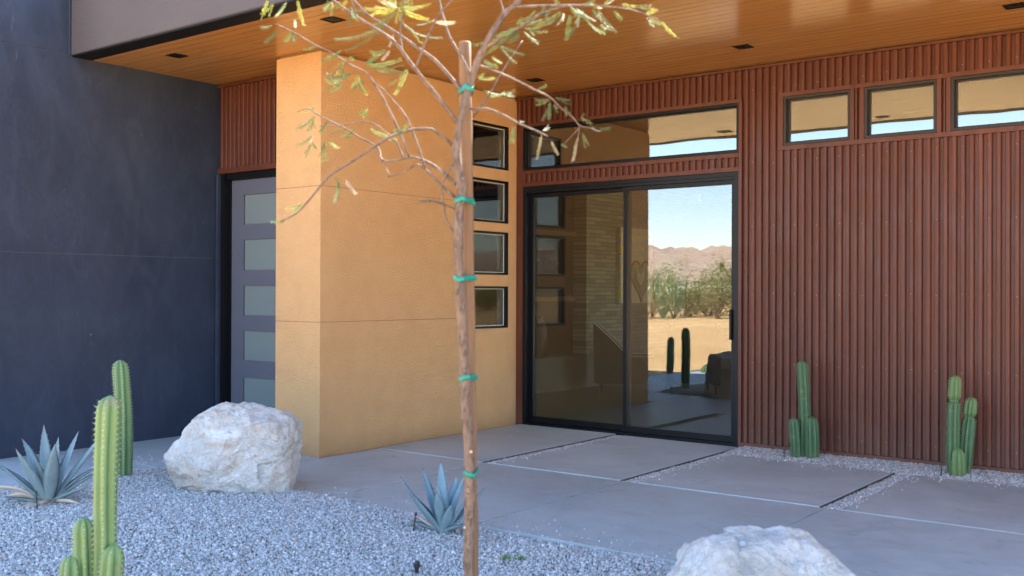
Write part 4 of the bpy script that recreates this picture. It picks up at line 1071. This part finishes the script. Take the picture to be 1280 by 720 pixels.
for z in TIES:
    i = min(range(len(tpts)), key=lambda k: abs(tpts[k].z - z)); A = tpts[i] - s0; ra = trad[i].x + .0035
    B = dx * (z / H) + Vector((0, 0, z)); rb = .0285
    A = Vector((A.x, A.y, z)); ax = (B - A); L = ax.length or .001; e = ax / L; f_ = Vector((-e.y, e.x, 0)); base = math.atan2(e.y, e.x)
    ringp = [A + Vector((math.cos(base + x), math.sin(base + x), 0)) * ra for x in np.linspace(math.pi / 2, 3 * math.pi / 2, 14)] + [B + Vector((math.cos(base + x), math.sin(base + x), 0)) * rb for x in np.linspace(-math.pi / 2, math.pi / 2, 14)]
    n = len(ringp); hh = .0105; vs = []
    for row in range(4):
        for k, p in enumerate(ringp):
            cen = (A + B) / 2; o_v = (p - cen).normalized() * (.002 * (row in (1, 2)) + .0012 * math.sin(k * 2.1 + row))
            vs.append(p + o_v + Vector((0, 0, (row / 3 - .5) * 2 * hh + .005 * math.sin(k * .45 + z * 9) + .002 * math.sin(k * 1.3 + z * 5))))
    mb = MB().add(vs, [(r_ * n + k, r_ * n + (k + 1) % n, (r_ + 1) * n + (k + 1) % n, (r_ + 1) * n + k) for r_ in range(3) for k in range(n)])
    q = B + Vector((math.cos(base), math.sin(base), 0)) * .018 + tw * .024 + rt * .01; dn = (rt * .018 + Vector((0, 0, .014 * math.sin(z * 17))))
    mb.add([q - Vector((0, 0, .009)), q + Vector((0, 0, .009)), q + dn + Vector((0, 0, .011)), q + dn - Vector((0, 0, .004)), q + dn * .5 + tw * .006 + Vector((0, 0, .012))], [(0, 1, 4), (0, 4, 3), (4, 2, 3)])
    me = mb.mesh('tie'); o = link('tie', me, M['tie'], sk, None, True)
    sm = o.modifiers.new('thickness', 'SOLIDIFY'); sm.thickness = .0012

# ------------------------------------------------------------------ irrigation bits, weed
def drip(loc, h, lean, label):
    mb = MB(); mb.tube([(0, 0, -.05), (lean[0], lean[1], h)], [.0045, .004], 7); mb.tube([(lean[0], lean[1], h - .004), (lean[0] * 1.1, lean[1] * 1.1, h + .012)], [.008, .006], 8)
    o = link('drip_stake', mb.mesh('drip_stake'), M['plastic']); o.location = loc
    tag(o, label, 'irrigation stake', 'black drip irrigation stakes')
drip((-6.15, 3.28, .03), .13, (-.03, .0), 'thin black drip stake leaning beside the large pale agave')
drip((-4.06, 4.40, .0), .12, (.02, .01), 'thin black drip stake in front of the small deep blue agave')
drip((-3.42, 8.36, -.03), .09, (.0, .0), 'thin black drip stake at the foot of the cactus nearer the glass door')
drip((-2.14, 8.34, -.03), .12, (.0, .0), 'thin black drip stake at the foot of the cactus with two pinched stems')
sp = empty('sprinkler', (-3.47, 3.80, 0), 'black pop up sprinkler head standing in the gravel', 'sprinkler')
link('riser', MB().tube([(0, 0, -.05), (0, 0, .035)], [.010, .010], 12).mesh('riser'), M['plastic'], sp)
link('nozzle', MB().tube([(0, 0, .035), (0, 0, .04), (0, 0, .058), (0, 0, .062), (0, 0, .07)], [.012, .0165, .0165, .013, .009], 14).mesh('nozzle'), M['plastic'], sp)
def tuft(n, h, spread, w0):
    mb = MB(); tn = []
    for k in range(n):
        a = random.uniform(0, 6.28); r_ = spread * random.random() ** .6; b = Vector((math.cos(a) * r_, math.sin(a) * r_, -.005))
        d = Vector((math.cos(a) * random.uniform(.2, 1.2), math.sin(a) * random.uniform(.2, 1.2), 1)).normalized(); hh = h * random.uniform(.5, 1)
        s_ = d.cross(Vector((random.uniform(-1, 1), random.uniform(-1, 1), .3))).normalized() * w0
        mb.add([b - s_, b + s_, b + d * hh * .6 + s_ * .7, b + d * hh + Vector((0, 0, -.2 * hh)), b + d * hh * .6 - s_ * .7], [(0, 1, 2, 4), (4, 2, 3)]); tn += [random.random()] * 5
    return mb, tn
mb, tn = tuft(140, .04, .055, .0022)
me = mb.mesh('weed'); a = me.attributes.new('tone', 'FLOAT', 'POINT'); a.data.foreach_set('value', tn)
o = link('weed', me, M['grass']); o.location = (-3.29, 4.36, -.006); tag(o, 'tiny green weed growing in the gravel right of the staked tree', 'weed')

# ------------------------------------------------------------------ the desert opposite (met in the glass)
def scatter_leaf_bush(h, rx, n, leafsize, seed):
    rnd = random.Random(seed); mb = MB(); tn = []
    lobes = [(Vector((rnd.uniform(-.6, .6) * rx, rnd.uniform(-.6, .6) * rx, rnd.uniform(.35, .8) * h)), rnd.uniform(.28, .5)) for _ in range(9)]
    for k in range(n):
        c_, s_ = rnd.choice(lobes)
        d = Vector((rnd.gauss(0, 1), rnd.gauss(0, 1), rnd.gauss(0, 1))).normalized() * rnd.random() ** .4
        p = c_ + Vector((d.x * rx * s_, d.y * rx * s_, d.z * h * s_)); p.z = max(.03, p.z)
        u = Vector((rnd.gauss(0, 1), rnd.gauss(0, 1), rnd.gauss(0, 1))).normalized(); v_ = u.cross(Vector((rnd.gauss(0, 1), rnd.gauss(0, 1), 1))).normalized()
        L = leafsize * rnd.uniform(.6, 1.4)
        mb.add([p - u * L, p + v_ * L * .35, p + u * L, p - v_ * L * .35], [(0, 1, 2, 3)]); tn += [rnd.random()] * 4
    return mb, tn, lobes
def bush(loc, h, rx, mat, label, group, seed, name='shrub', cat='shrub', n=1500, ls=.07):
    t = empty(name, loc, label, cat, group)
    mb, tn, lobes = scatter_leaf_bush(h, rx, n, ls, seed)
    me = mb.mesh('foliage'); a = me.attributes.new('tone', 'FLOAT', 'POINT'); a.data.foreach_set('value', tn); link('foliage', me, mat, t)
    st = MB()
    for c_, s_ in lobes: st.tube([(0, 0, -.05), c_ * .5 + Vector((0, 0, .05)), c_], [.03, .022, .008], 5)
    link('stem', st.mesh('stem'), M['bark'], t)
def yucca(loc, h, label, group, seed):
    rnd = random.Random(seed); t = empty('joshua_tree', loc, label, 'tree', group)
    st = MB(); mb = MB(); tn = []
    heads = []
    st.tube([(0, 0, -.1), (.05, 0, h * .5)], [.16, .12], 9)
    for k in range(4):
        a = rnd.uniform(0, 6.28); e = Vector((math.cos(a) * h * .3, math.sin(a) * h * .3, h * rnd.uniform(.75, 1)))
        st.tube([(.05, 0, h * .48), (e * .5) + Vector((0, 0, h * .22)), e], [.11, .09, .08], 7); heads.append(e)
    for e in heads:
        for k in range(230):
            d = Vector((rnd.gauss(0, 1), rnd.gauss(0, 1), rnd.gauss(.3, 1))).normalized(); L = rnd.uniform(.22, .42)
            b = e - Vector((0, 0, rnd.uniform(0, .35))); s_ = d.cross(Vector((0, .2, 1))).normalized() * .018
            mb.add([b - s_, b + s_, b + d * L], [(0, 1, 2)]); tn += [rnd.random()] * 3
    me = mb.mesh('crown'); a = me.attributes.new('tone', 'FLOAT', 'POINT'); a.data.foreach_set('value', tn)
    link('crown', me, M['bush'], t); link('trunk', st.mesh('trunk'), M['bark'], t)
rnd = random.Random(4)
GS = 'desert shrubs across the sandy lot'
for k in range(56):
    f = k / 33
    x = -31 + 12 * rnd.random() if k < 38 else rnd.uniform(-8, 45); y = rnd.uniform(-33, -52) if k < 38 else rnd.uniform(-30, -48)
    dry = rnd.random() < .28
    bush((x, y, -.09), rnd.uniform(1.7, 3.4) * (.55 if dry else 1), rnd.uniform(1.2, 2.2), M['brush'] if dry else M['bush'], 'dry tan desert brush across the sandy lot' if dry else 'green desert shrub across the sandy lot', GS, 50 + k)
for k, (x, y, h) in enumerate(((-27.5, -42, 3.4), (-25.2, -47, 3.6), (-31, -52, 3.8), (-22.5, -50, 3.3), (8, -45, 3.6), (20, -50, 3.5))):
    yucca((x, y, -.09), h, 'joshua tree beyond the desert shrubs', 'joshua trees beyond the sandy lot', 90 + k)
# low pale houses at the foot of the hills
for k, (x, y, wd) in enumerate(((-120, -230, 26), (-88, -240, 20), (-150, -260, 24))):
    h_ = empty('house', (x, y, -.09), 'small pale flat roofed house at the foot of the hills', 'house', 'far houses below the hills')
    link('wall', MB().box(-wd / 2, wd / 2, -5, 5, 0, 3.6).mesh('wall'), M['white'], h_); link('roof', MB().box(-wd / 2 - .5, wd / 2 + .5, -5.5, 5.5, 3.6, 4.0).mesh('roof'), M['plaster'], h_)
# hills
nx_, ny_ = 420, 44; vs = []
for j_ in range(ny_):
    for i in range(nx_):
        a = R(150 + 240 * i / (nx_ - 1)); t_ = j_ / (ny_ - 1); rr = 520 + 700 * t_
        x = math.cos(a) * rr; y = math.sin(a) * rr
        p = Vector((x * .006, y * .006, .3))
        hz = (noise.fractal(p * 1.7, 1.0, 2.0, 6) * .22 + .66 + .10 * (1 - abs(noise.noise(p * 3.2)) * 2)) * 50 * math.sin(math.pi * min(1, t_ * 1.15)) ** 1.1
        hz += (noise.fractal(p * 7, 1.0, 2.0, 5) * 9 + 5 * abs(noise.noise(p * 16))) * math.sin(math.pi * t_)
        vs.append((x, y, -3 + max(0, hz)))
me = bpy.data.meshes.new('hills'); me.from_pydata(vs, [], [(j_ * nx_ + i, j_ * nx_ + i + 1, (j_ + 1) * nx_ + i + 1, (j_ + 1) * nx_ + i) for j_ in range(ny_ - 1) for i in range(nx_ - 1)])
hm = NT('hill_rock'); n1 = hm.noise(.02, 6, .65); n2 = hm.noise(.25, 4, .7)
cc = hm.mix(hm.ramp(n1, [(.35, 0), (.65, 1)]), (.30, .215, .165), (.40, .31, .26)); cc = hm.mix(hm.ramp(n2, [(.5, 0), (.7, .6)]), cc, (.16, .14, .10))
tag(link('hills', me, hm.done(hm.principled(cc, .95, spec=.1)), None, None, True), kind='structure')

# ------------------------------------------------------------------ light, sky, camera
EL, AZ = 50.0, -2.0                       # the sun stands behind the house
s = bpy.data.lights.new('sun', 'SUN'); s.energy = SUN; s.angle = R(.53); s.color = (1, .95, .87)
so_ = bpy.data.objects.new('sun', s); col.objects.link(so_)
dirv = Vector((math.sin(R(AZ)) * math.cos(R(EL)), math.cos(R(AZ)) * math.cos(R(EL)), math.sin(R(EL))))
so_.rotation_euler = dirv.to_track_quat('Z', 'Y').to_euler(); so_.location = (0, 20, 30)
wd = bpy.data.worlds.new('World'); scene.world = wd; wd.use_nodes = True
nt = wd.node_tree; nt.nodes.clear()
sk_ = nt.nodes.new('ShaderNodeTexSky'); sk_.sky_type = 'NISHITA'; sk_.sun_disc = False
sk_.sun_elevation = R(EL); sk_.sun_rotation = R(AZ); sk_.altitude = 1000; sk_.air_density = 1.0; sk_.dust_density = .5; sk_.ozone_density = 1.0
bg = nt.nodes.new('ShaderNodeBackground'); bg.inputs[1].default_value = SKY
ow = nt.nodes.new('ShaderNodeOutputWorld'); nt.links.new(sk_.outputs[0], bg.inputs[0]); nt.links.new(bg.outputs[0], ow.inputs[0])

cam = bpy.data.cameras.new('camera'); co = bpy.data.objects.new('camera', cam); col.objects.link(co)
co.location = (0, 0, 1.42)
co.rotation_euler = (Matrix.Rotation(YAW, 4, 'Z') @ Matrix.Rotation(R(90.187), 4, 'X') @ Matrix.Rotation(R(.208), 4, 'Z')).to_euler()
cam.sensor_width = 36; cam.lens = 1279.65 * 36 / 1280; cam.clip_end = 5000; cam.clip_start = .05
cam.dof.use_dof = True; cam.dof.focus_distance = 9.0; cam.dof.aperture_fstop = 2.8
scene.camera = co
scene.view_settings.view_transform = 'Standard'; scene.view_settings.look = 'None'; scene.view_settings.exposure = EXPO; scene.view_settings.gamma = 1; scene.view_settings.use_curve_mapping = False
scene.render.engine = 'CYCLES'
scene.cycles.max_bounces = 10; scene.cycles.transparent_max_bounces = 24; scene.cycles.glossy_bounces = 6; scene.cycles.diffuse_bounces = 5
scene.cycles.use_denoising = True
